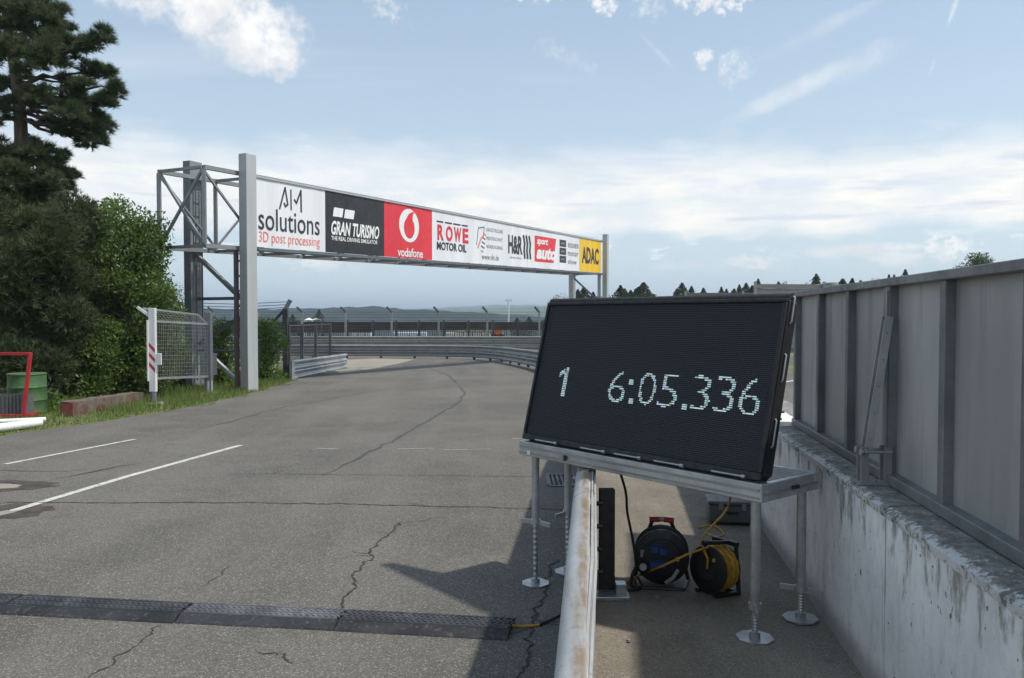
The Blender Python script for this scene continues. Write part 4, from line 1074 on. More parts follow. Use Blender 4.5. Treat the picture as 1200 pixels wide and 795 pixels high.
A.txt('LANGSTRECKEN', 569, 588.5, .755, .84, 'grey', .0); A.txt('MEISTERSCHAFT', 569.5, 588.5, .56, .64, 'grey', .0); A.txt('NÜRBURGRING', 569.5, 588.5, .37, .47, 'grey', .0)
A.txt('www.vln.de', 564, 584, .10, .235, 'grey', .012)
A.txt('H&R', 595, 611.6, .30, .76, 'ink', .035); 
for k in range(3):
    x = 613.2+3.3*k; A.stroke([(x-.3, .78), (x+1.0, .60), (x+.4, .42), (x+1.2, .24)], .17, 'ink', .0275)
A.txt('DRIVING SPRINGS', 597, 611, .19, .235, 'grey')
A.poly([(626, .17), (648, .17), (651, .845), (626, .845)], 'red'); A.txt('sport', 628.5, 641.5, .58, .80, 'wink', .035, .25); A.txt('auto', 628, 651, .24, .57, 'wink', .05, .25)
for k in range(3): A.poly([(655, .205+.225*k), (662.6, .205+.225*k), (662.6, .40+.225*k), (655, .40+.225*k)], 'ink'); A.stroke([(657, .30+.225*k), (660.6, .30+.225*k)], .08, 'grey')
for k, t in enumerate(('essen', 'motor', 'show')): A.txt(t, 664.8, 677-(2 if k == 2 else 0), .66-.235*k, .80-.235*k, 'grey', .012, 0, 1.15)
o, *_ = panel(678.5, 703.5, 'yellow', 'yellow banner with dark block capitals at the far right end'); A = Ad(o)
A.txt('ADAC', 681.2, 700.8, .25, .76, 'ink', .035)
# ------------------------------------------------------------------ mesh gate on the left verge
g1_, g2_ = gp(180, 474), gp(245, 462)
gt = empty('mesh_fence', (g1_.x, g1_.y, gz(0, g1_.y)), 'wire mesh fence panel with a white red-striped post on the left verge', 'fence')
H = 113*g1_.y/F; W1 = .125
gd = (Vector((g2_.x, g2_.y, 0))-Vector((g1_.x, g1_.y, 0))); GLn = gd.length; gd.normalize(); gn = Vector((gd.y, -gd.x, 0))
z0 = gz(0, g1_.y); z2 = gz(0, g2_.y)
P1 = Vector((g1_.x, g1_.y, 0)); P2 = Vector((g2_.x, g2_.y, 0))
MB().frame(P1+UP*(z0+.26+(H-.26)/2), (1, 0, 0), (0, 1, 0), UP, .13, .10, H-.26).build('post', M['white_post'], gt, bevel=.005)
MB().tube([P1+UP*(z0-.1), P1+UP*(z0+.27)], .062, 10).build('post_foot', M['gantry_dark'], gt, smooth=True)
MB().box(P1+Vector((-.075, -.02, z0+.26+.85)), (.025, .14, 1.25)).build('side_plate', M['white_post'], gt)
for k in range(3):
    zz = z0+H*.615-k*.2*1.0
    MB().add([P1+Vector((-.095, -.0515, zz+.1)), P1+Vector((.066, -.0515, zz-.08)), P1+Vector((.066, -.0515, zz-.165)), P1+Vector((-.095, -.0515, zz+.015))], [(0, 1, 2, 3)]).build('stripe', M['redstripe'], gt)
MB().box(P1+Vector((.125, -.02, z0+H*.47)), (.12, .04, .24)).build('lock_box', M['white_post'], gt, bevel=.006)
MB().bar(P1+Vector((-.04, 0, z0+H-.18)), P1+Vector((-.30, -.02, z0+H+.02)), .05, .05).build('outrigger', M['white_post'], gt)
H2 = (462-366)*g2_.y/F
MB().frame(P2+UP*(z2+H2/2), (1, 0, 0), (0, 1, 0), UP, .15, .15, H2).build('post', M['gantry_dark'], gt, bevel=.005)
MB().tube([P2+UP*(z2-.1), P2+UP*(z2+.32)], .085, 10).build('post_foot', M['gantry'], gt, smooth=True)
zt = z0+H-.005; zm = z0+H-.27; zb = pp(180, 444, g1_.y).z
zbr, zmr, ztr = pp(243, 441, g2_.y).z, pp(243, 380, g2_.y).z, pp(236, 369, g2_.y).z
e1 = P1+gd*.06; e2 = P2-gd*.08
topA, topB = e1+UP*zt-Vector((.22, 0, 0)), e2+UP*ztr-Vector((.22, 0, 0))
for a, b, w in ((e1+UP*zm, e2+UP*zmr, .05), (e1+UP*zb, e2+UP*zbr, .05), (topA, topB, .04), (e1+UP*zm, topA, .035), (e2+UP*zmr, topB, .035)):
    MB().bar(a, b, w, w).build('frame_rail', M['galv'], gt)
wm = MB(); nv = int(GLn/.085)
for k in range(nv+1):
    t = k/nv; a = e1.lerp(e2, t); wm.bar(a+UP*(zb+(zbr-zb)*t), a+UP*(zm+(zmr-zm)*t), .0045, .0045)
    if k % 2 == 0: wm.bar(a+UP*(zm+(zmr-zm)*t), a+UP*(zt+(ztr-zt)*t)-Vector((.22, 0, 0)), .0045, .0045)
for k in range(1, 15): 
    t = k/15; wm.bar(e1+UP*(zb+(zm-zb)*t), e2+UP*(zbr+(zmr-zbr)*t), .0045, .0045)
for k in range(1, 5): t = k/5; wm.bar(e1.lerp(e1, 0)+UP*(zm+(zt-zm)*t)-Vector((.22*t, 0, 0)), e2+UP*(zmr+(ztr-zmr)*t)-Vector((.22*t, 0, 0)), .0045, .0045)
wm.build('wire_mesh', M['galv'], gt, kind='stuff')
for i, (P_, zz) in enumerate(((P1, z0), (P2, z2))):
    o = disc(P_+UP*(zz+.02), (0, 0.02, 1), .22, .06, 14) if False else MB().box(P_+UP*(zz+.01), (.36, .34, .06), R(15)); o.build('footing', M['tan'], gt, bevel=.02)
# ------------------------------------------------------------------ left verge clutter
pd = gp(24, 486); pd = Vector((pd.x-.08, pd.y+.35, 0)); zg = gz(0, pd.y)
br = empty('green_barrel', (pd.x, pd.y, zg), 'dented green steel drum behind the red frame on the verge', 'barrel')
rings = []; n = 28
for z, r_ in ((0, .36), (.012, .385), (.03, .37), (.22, .37), (.24, .385), (.26, .37), (.46, .37), (.48, .385), (.50, .37), (.70, .37), (.715, .385), (.73, .375), (.725, .35)):
    r_ *= .86; rings.append([Vector((pd.x+r_*math.cos(2*math.pi*k/n), pd.y+r_*math.sin(2*math.pi*k/n), zg+z)) for k in range(n)])
MB().loft(rings).build('drum', M['green'], br, smooth=True)
# red tubular frame with grey crate
a0 = gp(-6, 489); a1 = gp(27, 489.5); zf = gz(0, a1.y); yy = a1.y
rf = empty('red_frame', (a1.x-.3, yy, zf), 'upright red tubular frame at the left edge in front of the green drum', 'frame')
hR = 76*yy/F
x1 = a1.x; x0 = x1-.62
for a, b in (((x1, yy, zf+.02), (x1+.09, yy+.1, zf+hR)), ((x0, yy, zf+.02), (x0+.09, yy+.1, zf+hR)), ((x0, yy, zf+.03), (x1, yy, zf+.03)), ((x0+.09, yy+.1, zf+hR-.02), (x1+.09, yy+.1, zf+hR-.02)), ((x1, yy, zf+.02), (x1-.02, yy+.5, zf+.02)), ((x0, yy, zf+.02), (x0-.02, yy+.5, zf+.02))):
    MB().bar(a, b, .055, .055).build('tube', M['red'], rf, bevel=.006)
cr = empty('grey_crate', (x1-.32, yy+.25, zf), 'low slatted grey crate inside the red frame', 'crate')
gm = M['box']
for k in range(9): MB().box((x1-.60+.066*k, yy+.10, zf+.20), (.045, .02, .36)).build('slat', gm, cr)
for z in (.04, .36): MB().box((x1-.335, yy+.122, zf+z), (.60, .02, .05)).build('rail', gm, cr)
for s_ in (0, 1): MB().box((x1-.62+.57*s_, yy+.27, zf+.20), (.02, .27, .36)).build('side_panel', gm, cr)
MB().box((x1-.335, yy+.40, zf+.20), (.55, .02, .36)).build('back_panel', gm, cr)
# white pipes at the road edge
b0, b1 = gp(-30, 511), gp(47, 500.5)
o = MB().tube([Vector((b0.x, b0.y, gz(0, b0.y)+.07)), Vector((b1.x, b1.y, gz(0, b1.y)+.07))], .065, 12).build('white_pole', M['white'], None, smooth=True); meta(o, 'white pole lying along the road edge at far left, nearer of two', 'pole')
b0, b1 = gp(-30, 500), gp(45, 498.5)
o = MB().tube([Vector((b0.x, b0.y, gz(0, b0.y)+.06)), Vector((b1.x-.02, b1.y+.25, gz(0, b1.y)+.06))], .04, 12).build('white_pole', M['white'], None, smooth=True); meta(o, 'thin white pole lying behind the other one at far left', 'pole')
# rotten timber beam
t0, t1 = gp(78, 488), gp(162, 474)
tb = empty('timber_beam', (t0.x, t0.y, gz(0, t0.y)), 'weathered brown timber beam lying in the grass left of the striped post', 'beam')
m = MB(); n = 14; rings = []
A_ = Vector((t0.x, t0.y, gz(0, t0.y))); B_ = Vector((t1.x, t1.y, gz(0, t1.y))); d = (B_-A_).normalized(); sd_ = Vector((d.y, -d.x, 0))
for k in range(n):
    q = A_.lerp(B_, k/(n-1)); j = lambda: random.gauss(0, .006)
    rings.append([q+sd_*(.11+j())+UP*(-.02), q+sd_*(.11+j())+UP*(.25+j()), q+sd_*(-.11+j())+UP*(.26+j()), q-sd_*.11+UP*-.02])
m.loft(rings).build('baulk', M['timber'], tb)
MB().bar(A_-d*.002+UP*.12+sd_*.0, A_+d*.05+UP*.12, .232, .24).build('end_cap', pm('rust_cap', (.16, .045, .035), .8, var=.3), tb)
# ------------------------------------------------------------------ vegetation
def rdir(n, flat=1.):
    v = rng.normal(size=(n, 3)); v[:, 2] *= flat; return v/np.linalg.norm(v, axis=1, keepdims=True)
def leaf_quads(c, size, droop=.3):
    """leaf-shaped quads at centres c"""
    n = len(c); a = rdir(n); a[:, 2] -= droop; a /= np.linalg.norm(a, axis=1, keepdims=True)
    b = np.cross(a, rdir(n)); b /= np.linalg.norm(b, axis=1, keepdims=True)
    s = size*rng.uniform(.6, 1.3, (n, 1)); l, w = a*s, b*s*.42
    return np.stack([c-l*.5, c+w*.5, c+l*.5, c-w*.5], 1)
def needle_tris(c, d, length, width, k):
    """k needles fanning from each tuft centre c around direction d"""
    n = len(c); cc = np.repeat(c, k, 0); dd = np.repeat(d, k, 0)+rdir(n*k)*.75
    dd /= np.linalg.norm(dd, axis=1, keepdims=True); L_ = length*rng.uniform(.6, 1.2, (n*k, 1))
    b = np.cross(dd, rdir(n*k)); b /= np.linalg.norm(b, axis=1, keepdims=True)
    return np.stack([cc-b*width*.5, cc+b*width*.5, cc+dd*L_], 1)
def limb(m, a, b, r0, r1, wob=.08, n=6):
    a, b = Vector(a), Vector(b); L_ = (b-a).length; pts = []
    for k in range(n+1):
        t = k/n; p = a.lerp(b, t)
        if 0 < k < n: p = p+Vector((random.gauss(0, wob*L_*.25), random.gauss(0, wob*L_*.25), random.gauss(0, wob*L_*.2)))
        pts.append(p)
    m.tube(pts, [r0+(r1-r0)*k/n for k in range(n+1)], 7); return pts
def shell_points(c, r, n, inner=.35):
    """points in an ellipsoid, denser towards the outside"""
    d = rdir(n); rad = (inner+(1-inner)*rng.random((n, 1))**.6); return np.array(c)+d*rad*np.array(r)
# --- the tall pine
PY = 21.0
def px3(px, py, dy=0.): return pp(px, py, PY+dy)
pb0 = px3(30, 400); gzp = gz(0, PY)
pine = empty('pine_tree', (pb0.x, PY, gzp), 'tall dark pine with a bare leaning trunk at the top left', 'tree')
m = MB()
trunk = [Vector((px3(32, 300).x, PY, gzp-.1)), px3(30, 330), px3(28, 240), px3(26, 190), px3(24, 140), px3(19, 90), px3(10, 40), px3(2, -30), px3(-4, -110)]
m.tube(trunk, [.24, .22, .19, .17, .155, .135, .11, .08, .04], 10)
m.build('trunk', M['bark'], pine, smooth=True)
tips = [  # branch root row, clump centre (px,py), radius px, depth offset
 (60, (105, 52), 17, -.3), (60, (121, 42), 12, -.4), (70, (88, 60), 16, 0), (100, (112, 82), 15, .2), (95, (127, 88), 9, .2),
 (110, (122, 118), 14, -.3), (110, (136, 105), 9, -.3), (120, (104, 124), 18, .1), (120, (130, 122), 9, 0), (130, (118, 146), 15, .3), (130, (100, 150), 15, -.2), (140, (114, 166), 13, .0), (140, (98, 167), 9, .2),
 (120, (82, 132), 18, -.6), (120, (64, 120), 20, -.5), (100, (40, 115), 18, -.9), (90, (78, 98), 14, .5), (110, (55, 145), 12, .6), (60, (70, 75), 15, .4),
 (30, (66, 18), 17, -.2), (30, (62, 38), 18, -.6), (20, (40, 18), 26, -.5), (20, (45, 48), 22, -.9), (10, (15, 25), 26, -.8), (50, (20, 58), 20, -.9), (0, (30, -25), 34, 0), (0, (-10, 10), 34, .3), (-40, (5, -70), 38, 0), (40, (-20, 60), 30, .3), (30, (80, 55), 12, .6),
 (-20, (50, -10), 20, .5), (-60, (40, -55), 25, .2), (-90, (0, -120), 30, 0),
 (110, (-10, 115), 18, -.3), (140, (-15, 140), 16, .2), (100, (12, 100), 12, .4),
 (200, (20, 190), 26, -.5), (200, (48, 188), 20, -.5), (205, (72, 196), 13, -.2), (200, (80, 205), 9, .1), (210, (60, 215), 20, -.6), (205, (20, 215), 26, -.9), (215, (78, 222), 9, 0), (215, (85, 206), 6, 0), (200, (-15, 195), 26, 0), (180, (72, 186), 8, .3), (180, (5, 175), 12, .4), (235, (30, 240), 24, -.4), (235, (62, 240), 18, -.3), (235, (0, 235), 24, -.6), (235, (45, 228), 20, .4), (70, (30, 78), 16, -1.2), (150, (35, 165), 10, .8), (130, (5, 128), 14, -.9), (60, (50, 70), 16, -1.), (40, (75, 35), 11, .3), (100, (95, 105), 13, -.4), (115, (88, 112), 12, .5), (140, (85, 155), 12, .2), (140, (70, 150), 10, -.3)]
lm = MB(); C_, D_ = [], []
sc = PY/F
for root, (cx_, cy_2), r_, dy in tips:
    ry_ = np.interp(root, [-110, -30, 40, 90, 140, 190, 240], [0, 1, 2, 3, 4, 5, 6]); t0_ = trunk[::-1]
    a = Vector((np.interp(root, [-110, -30, 40, 90, 140, 190, 240], [t.x for t in t0_[:7]]), PY, np.interp(root, [-110, -30, 40, 90, 140, 190, 240], [t.z for t in t0_[:7]])))
    b = px3(cx_, cy_2, dy); limb(lm, a, b, .055, .016, .12)
    rr = r_*sc
    ns = max(4, int(r_*.58))                         # small sprays make the clump uneven
    for _ in range(ns):
        o = rng.normal(size=3); o /= np.linalg.norm(o); o *= rr*rng.uniform(.3, 1.0)*np.array((1., 1.0, .95))
        cs_ = np.array(b)+o; sr = rr*rng.uniform(.20, .36)+.06; nt_ = int(16+sr*75)
        dirs = rdir(nt_); dirs[:, 2] = np.abs(dirs[:, 2])*1.1-.25
        C_.append(cs_+dirs*sr*rng.uniform(.2, 1., (nt_, 1))*np.array((1.05, 1.05, .85))); D_.append(dirs+np.array((0, 0, .35)))
        if random.random() < .5: limb(lm, b, cs_, .014, .006, .1, 3)
lm.build('limbs', M['bark'], pine, smooth=True)
C_, D_ = np.concatenate(C_), np.concatenate(D_)
npmesh('crown', needle_tris(C_, D_, .19, .016, 13), 3, M['pine'], pine)
# --- shrubs and young trees of the left bank
def shrub(name, label, px, y, top, rx, mat, leaf, n, base=0., lean=0., clumps=26, needles=False, cat='bush', bottom=.12, ryd=1., group=None):
    x = (px-600)/F*y; g = gz(0, y)+base; H_ = pp(px, top, y).z-g
    root = empty(name, (x, y, g), label, cat, group); st = MB(); pts = []
    for s_ in range(5):
        a = Vector((x+random.uniform(-.15, .15), y+random.uniform(-.1, .1), g-.05)); b = Vector((x+random.uniform(-.5, .5)*rx, y+random.uniform(-.4, .4)*rx, g+H_*random.uniform(.5, .85)))
        limb(st, a, b, .05, .012, .1)
    Cn, Dn = [], []
    per = n//clumps
    for k in range(clumps):
        t = (k+.5)/clumps; zc = g+H_*(bottom+(.92-bottom)*t); w = rx*math.sin(math.pi*min(1., .18+.80*(1-t)**.8*.9+.1))**.6
        w = rx*(1-.55*max(0, (t-.35)/.65)**1.6)
        ang = random.uniform(0, 2*math.pi); rr = w*math.sqrt(random.random())*.72
        c = (x+rr*math.cos(ang)+lean*t, y+rr*math.sin(ang)*ryd, zc); sr = random.uniform(.26, .46)*rx*.72+.12
        limb(st, (x+lean*t*.5, y, max(g, zc-.5)), c, .02, .008, .1, 3)
        q = shell_points(c, (sr, sr, sr*.8), per, .25); Cn.append(q); Dn.append(q-np.array(c)+np.array((0, 0, .2)))
    st.build('stems', M['darkbark'], root, smooth=True)
    q = np.concatenate(Cn); d_ = np.concatenate(Dn); keep = q[:, 2] > g+.05; q, d_ = q[keep], d_[keep]
    if needles: d_ /= np.linalg.norm(d_, axis=1, keepdims=True)+1e-6; npmesh('crown', needle_tris(q, d_, leaf, leaf*.15, 9), 3, mat, root)
    else: npmesh('crown', leaf_quads(q, leaf), 4, mat, root)
    return root
shrub('pine_shrub', 'dense olive green pine shrub behind the red frame', 44, 17.6, 240, 1.30, M['pine2'], .17, 9500, clumps=50, needles=True)
shrub('pine_shrub', 'dark pine shrub at the left edge beneath the tall pine', -20, 19.5, 218, 1.9, M['pine2'], .17, 8000, clumps=44, needles=True)
shrub('pine_shrub', 'dark conifer filling the middle of the left bank', 84, 19.6, 222, 1.35, M['pine'], .16, 9000, clumps=50, needles=True)
shrub('leafy_tree', 'broad leafy tree with lighter top left of the rear gantry column', 154, 19.8, 236, 1.45, M['leaf'], .105, 19000, clumps=60, cat='tree')
shrub('leafy_tree', 'light green leafy tree peeking above the conifers left of the gantry', 132, 22.2, 218, 1.1, M['leaf2'], .11, 7000, clumps=36, cat='tree')
shrub('leafy_tree', 'small pale leafy tree at the far left below the pine', 8, 21.8, 228, 1.0, M['leaf2'], .11, 5000, clumps=30, cat='tree')
shrub('leafy_bush', 'rounded leafy bush behind the striped post', 182, 19.0, 330, 1.0, M['leaf'], .095, 9500, clumps=40, bottom=.05)
shrub('leafy_bush', 'dark bush low in the middle of the left bank', 112, 18.2, 372, .95, M['leaf'], .095, 8000, clumps=36, bottom=.05)
shrub('leafy_bush', 'fresh green bush between the gantry columns', 262, 22.8, 372, .75, M['leaf2'], .085, 4500, clumps=30, bottom=.05)
shrub('leafy_bush', 'green bush right of the near gantry column by the dark fence', 312, 25.0, 372, .78, M['leaf2'], .085, 6000, clumps=34, bottom=.05)
shrub('leafy_bush', 'shadowed bush beside the rear gantry column', 216, 22.6, 398, .8, M['leaf'], .085, 4000, clumps=24, bottom=.05)
for i, (px, y, top, w) in enumerate(((20, 24.5, 250, 2.2), (105, 25., 262, 2.0), (170, 24.6, 285, 1.5), (-60, 24, 215, 2.4))):
    shrub('background_bush', ('leftmost', 'second', 'third', 'outermost')[i]+' dense bush at the back of the left bank'+(' beyond the picture edge' if i == 3 else ', hidden in shade'), px, y, top, w, M['leaf'], .15, 7000, clumps=44)
# --- verge grass
def grass():
    n = 46000; y = 9+rng.random(n)**.8*22.; e = np.array([xl(v) for v in y]); x = e+.1-rng.random(n)**1.3*3.2
    x += .15*np.sin(y*3.1)
    ok = rng.random(n) < np.clip(.35+.65*np.abs(np.sin(x*2.1+y*.9)), 0, 1); ok &= ~((x > -6.95) & (y < 13)); x, y = x[ok], y[ok]; n = len(x)
    z = np.array([gz(0, v) for v in y])-.012; h = rng.uniform(.03, .17, n)*np.where(y < 15, .5, 1.)*np.clip((e[ok]-x)/.5+.35, .3, 1.3); a = rng.uniform(0, 6.28, n); w = .006+.006*rng.random(n)
    b = np.stack([np.cos(a)*w, np.sin(a)*w, 0*a], 1); c = np.stack([x, y, z], 1); t = c+np.stack([rng.normal(0, .04, n), rng.normal(0, .04, n), h], 1)
    o = npmesh('verge_grass', np.stack([c-b, c+b, t], 1), 3, M['grass']); meta(o, 'short sunlit grass along the left edge of the road', 'grass', None, 'stuff')
grass()
def weeds(px, py, name_label, n=70, r=.25, h=.35):
    q = gp(px, py); root = empty('weed', (q.x, q.y, q.z), name_label, 'plant'); c = np.array((q.x, q.y, q.z))+np.concatenate([rng.normal(0, r*.5, (n, 2)), rng.uniform(.02, h, (n, 1))], 1)
    npmesh('leaves', leaf_quads(c, .11), 4, M['leaf2'], root); m = MB()
    for k in range(5): limb(m, (q.x, q.y, q.z-.02), c[k*7], .008, .004, .1, 3)
    m.build('stems', M['darkbark'], root)
weeds(62, 482, 'tuft of leafy weeds right of the green drum', 120); weeds(95, 470, 'small leafy weed behind the timber beam', 150, .35, .6); weeds(272, 452, 'leafy weed at the foot of the near gantry column', 80, .2, .3)
# ------------------------------------------------------------------ dark fences left and behind the bend
def leanpost(root, p, z1, arm, mat, w=.08):
    g = gz(p.x, p.y)
    MB().frame(p+UP*(g+z1)/2, (1, 0, 0), (0, 1, 0), UP, w, w, z1-g).build('post', mat, root)
    MB().bar(p+UP*(z1-.02), p+UP*z1+Vector(arm), w*.8, w*.8).build('outrigger', mat, root)
fs = [gp(338, 440), gp(354, 430), gp(370, 424.5), gp(387, 420)]
df = empty('chain_fence', fs[0], 'dark chain link fence with posts behind the short guard rail', 'fence')
tops = [380, 380, 379.5, 379]
for i, p in enumerate(fs):
    z = pp(338, tops[i], p.y).z
    MB().frame(Vector((p.x, p.y, 0))+UP*(p.z+z)/2, (1, 0, 0), (0, 1, 0), UP, .13, .13, z-p.z).build('post', M['post_dark'], df)
p = fs[0]; zt_ = pp(338, 362, p.y).z
MB().frame(Vector((p.x-.06, p.y-.1, 0))+UP*(p.z+zt_)/2, (1, 0, 0), (0, 1, 0), UP, .16, .16, zt_-p.z).build('corner_post', M['post_dark'], df)
MB().bar(Vector((p.x-.06, p.y-.1, zt_-.02)), Vector((p.x+.12, p.y-.1, zt_+.30)), .12, .12).build('outrigger', M['galv_dull'], df)
MB().bar(Vector((p.x-.1, p.y-.1, zt_-.05)), Vector((p.x-.75, p.y-.1, zt_-.75)), .08, .08).build('raking_stay', M['post_dark'], df)
mb = MB()
for i in range(3):
    a, b = fs[i], fs[i+1]; za, zb_ = pp(338, tops[i], a.y).z-.05, pp(338, tops[i+1], b.y).z-.05
    MB().bar((a.x, a.y, za), (b.x, b.y, zb_), .05, .05).build('top_rail', M['post_dark'], df)
    n = 40
    for k in range(n):
        t = k/n; q = a.lerp(b, t); zq = za+(zb_-za)*t; mb.bar((q.x, q.y, q.z+.05), (q.x, q.y, zq), .0045, .0045)
    for k in range(12): t = k/12; mb.bar((a.x, a.y, a.z+(za-a.z)*t), (b.x, b.y, b.z+(zb_-b.z)*t), .0045, .0045)
mb.build('wire_mesh', M['post_dark'], df, kind='stuff')
mb = MB()
for k in range(3):
    mb.tube([(p.x-.02+.05*k, p.y-.1, zt_+.04+.1*k), (p.x-1.6, p.y-.4, zt_-.05+.1*k), (p.x-3.4, p.y-1.0, zt_+.0+.1*k)], .012, 5)
mb.build('barbed_wire', M['post_dark'], df, kind='stuff')
# catch fence with bent tops
cf = empty('catch_fence', (0, 56.4, gz(0, 56.4)), 'row of tall bent-top wire fence posts behind the far barrier', 'fence')
cps = []
for px in (250, 302, 354, 405, 459, 514, 571, 632, 690, 750):
    y = 56.6; x = (px-600)/F*y; ztp = pp(px, 366, y).z; g = gz(0, y); cps.append((x, y, ztp))
    MB().frame((x, y, (g+ztp)/2), (1, 0, 0), (0, 1, 0), UP, .13, .13, ztp-g).build('post', M['galv_dull'], cf)
    MB().bar((x, y, ztp-.02), (x-.32, y-.15, ztp+.36), .12, .12).build('outrigger', M['post_dark'], cf)
mb = MB()
for k in range(8):
    z = pp(0, 366+3.2*k, 56.6).z
    mb.bar((cps[0][0], 56.6, z), (cps[-1][0], 56.6, z), .018, .018)
mb.build('wires', M['post_dark'], cf, kind='stuff')
# dark privacy screens
def screen_mat():
    mt, n, b = newmat('screen_fabric'); p = wpos(n)
    setc(n, b.inputs['Base Color'], mixc(n, noise(n, p, .7, 5).ramp(.3, .7), (.030, .027, .024), (.055, .050, .044))); b.inputs['Roughness'].default_value = .9
    return mt
M['screen'] = screen_mat()
sf = empty('screen_fence', (0, 61, gz(0, 61)), 'long dark brown slatted screen fence beyond the bend', 'fence')
xs_ = [(px-600)/F*61 for px in (268, 295, 322, 350, 378, 407, 437, 464, 491, 520, 549, 578, 607, 636, 665, 694)]
for i, x in enumerate(xs_):
    zt2 = pp(600, 377.5, 61).z; g = gz(0, 61); MB().frame((x, 61.1, (g+zt2+.1)/2), (1, 0, 0), (0, 1, 0), UP, .16, .12, zt2+.1-g).build('post', M['post_dark'], sf)
    if i < len(xs_)-1:
        x2 = xs_[i+1]; bot = pp(600, 387 if 5 < i < 13 else 390, 61).z
        MB().frame(((x+x2)/2, 61., (zt2+bot)/2), (1, 0, 0), (0, 1, 0), UP, x2-x-.18, .03, zt2-bot).build('panel', M['screen'], sf)
        vb = MB()
        for k in range(int((x2-x)/.17)): vb.box((x+.15+.17*k, 61.0, (bot+gz(0, 61)+.6)/2), (.045, .03, bot-gz(0, 61)-.6))
        vb.build('bars', M['post_dark'], sf, kind='stuff')
# paddock clutter behind the screens
for i, (px0, px1, y, t, b, col, lab, cat) in enumerate(((522, 575, 72, 383, 392.5, (.42, .40, .36), 'pale stack of concrete blocks seen through the screen fence', 'blocks'), (404, 436, 74, 388, 393, (.40, .45, .50), 'low pale blue wall seen under the screens', 'wall'), (460, 500, 73, 389, 393, (.38, .43, .48), 'low light grey wall under the middle screens', 'wall'))):
    x0, x1 = (px0-600)/F*y, (px1-600)/F*y; zt2, zb2 = pp(600, t, y).z, gz(0, y); mt = pm('paddock_'+cat+str(i), col, .8, var=.2, scale=1.5)
    rt = empty('block_stack' if i == 0 else 'low_wall', ((x0+x1)/2, y, zb2), lab, cat)
    nr = 4 if i == 0 else 1
    for r_ in range(nr):
        nn = 5 if i == 0 else 4
        for k in range(nn):
            w = (x1-x0)/nn; x = x0+w*(k+.5)+(.25*w if r_ % 2 else 0)
            if i == 0 and r_ == nr-1 and k in (0,): continue
            MB().box((x, y, zb2+(zt2-zb2)*(r_+.5)/nr), (w-.05, 1.1, (zt2-zb2)/nr-.04)).build('block', mt, rt, bevel=.05)
y = 70; o = empty('orange_machine', ((583-600)/F*y, y, gz(0, y)), 'small orange machine behind the screen fence', 'machine')
om = pm('machine_orange', (.55, .12, .03), .5)
zc = pp(600, 388, y).z; xo = (583-600)/F*y
MB().box((xo, y, zc-.1), (.9, .8, .5)).build('body', om, o, bevel=.06); MB().box((xo-.1, y, zc+.35), (.45, .6, .4)).build('cab', M['box'], o, bevel=.05)
for s_ in (-1, 1):
    for t_ in (-1, 1): disc((xo+.3*s_, y+.42*t_, zc-.5), (0, 1, 0), .28, .16, 16).build('wheel', M['rubber'], o)
MB().box((xo, y, (zc-.3+gz(0, y))/2), (.5, .4, zc-.3-gz(0, y))).build('chassis', M['post_dark'], o)
# white tents down in the valley
for k, (px, py) in enumerate(((362, 373.5), (371, 373.5))):
    y = 320.; q = pp(px, py, y); g = gz(0, y); w = 1.5
    o = empty('marquee', (q.x, y, g), 'white marquee roof far below in front of the hills, '+('left' if k == 0 else 'right')+' of two', 'tent')
    ring = [Vector((q.x+a, y+b, q.z-.6)) for a, b in ((-w, -w), (w, -w), (w, w), (-w, w))]; ring2 = [Vector((q.x, y, q.z+.4))]
    MB().add(ring+ring2, [(0, 1, 4), (1, 2, 4), (2, 3, 4), (3, 0, 4)]).build('roof', M['white'], o)
    for a, b in ((-1, -1), (1, -1), (1, 1), (-1, 1)): MB().box((q.x+a*w*.95, y+b*w*.95, (g+q.z-.6)/2), (.25, .25, q.z-.6-g)).build('pole', M['white_post'], o)
# floodlight mast
y = 330; x = (596-600)/F*y; g = gz(0, y); ztp = pp(596, 352, y).z
lm_ = empty('light_mast', (x, y, g), 'slender pale floodlight mast far beyond the bend', 'mast')
MB().tube([(x, y, g), (x, y, ztp)], [.5, .28], 8).build('pole', M['white_post'], lm_)
for k in (-1, 0, 1): MB().box((x+.9*k, y, ztp+.15), (.6, .5, .6)).build('lamp_head', M['white_post'], lm_)
MB().box((x, y, ztp-.3), (3., .3, .2)).build('crossbar', M['white_post'], lm_)
# ------------------------------------------------------------------ far conifers and trees
def conifer(px, y, top, w, label, name='spruce_tree', mat='farcon', n=5000, ratio=None):
    x = (px-600)/F*y; g = gz(0, y); zt2 = pp(px, top, y).z; H_ = zt2-g; root = empty(name, (x, y, g), label, 'tree', 'conifers on the skyline')
    MB().tube([(x, y, g), (x, y, g+H_*.95)], [.14+H_*.008, .02], 6).build('trunk', M['darkbark'], root)
    t = rng.random(n)**.75; lay = (np.floor(t*13)+rng.random(n)**1.3)/13; lay = np.clip(lay, 0.05, .985)
    asym = 1+.22*np.sin(np.floor(t*13)*2.7+px)
    r_ = 2.1*w*(1-lay)**.95*rng.random(n)**.6*asym; a = rng.random(n)*6.283
    c = np.stack([x+r_*np.cos(a), y+r_*np.sin(a), g+H_*lay-r_*.22], 1)
    npmesh('crown', leaf_quads(c, .21, .35), 4, M[mat], root)
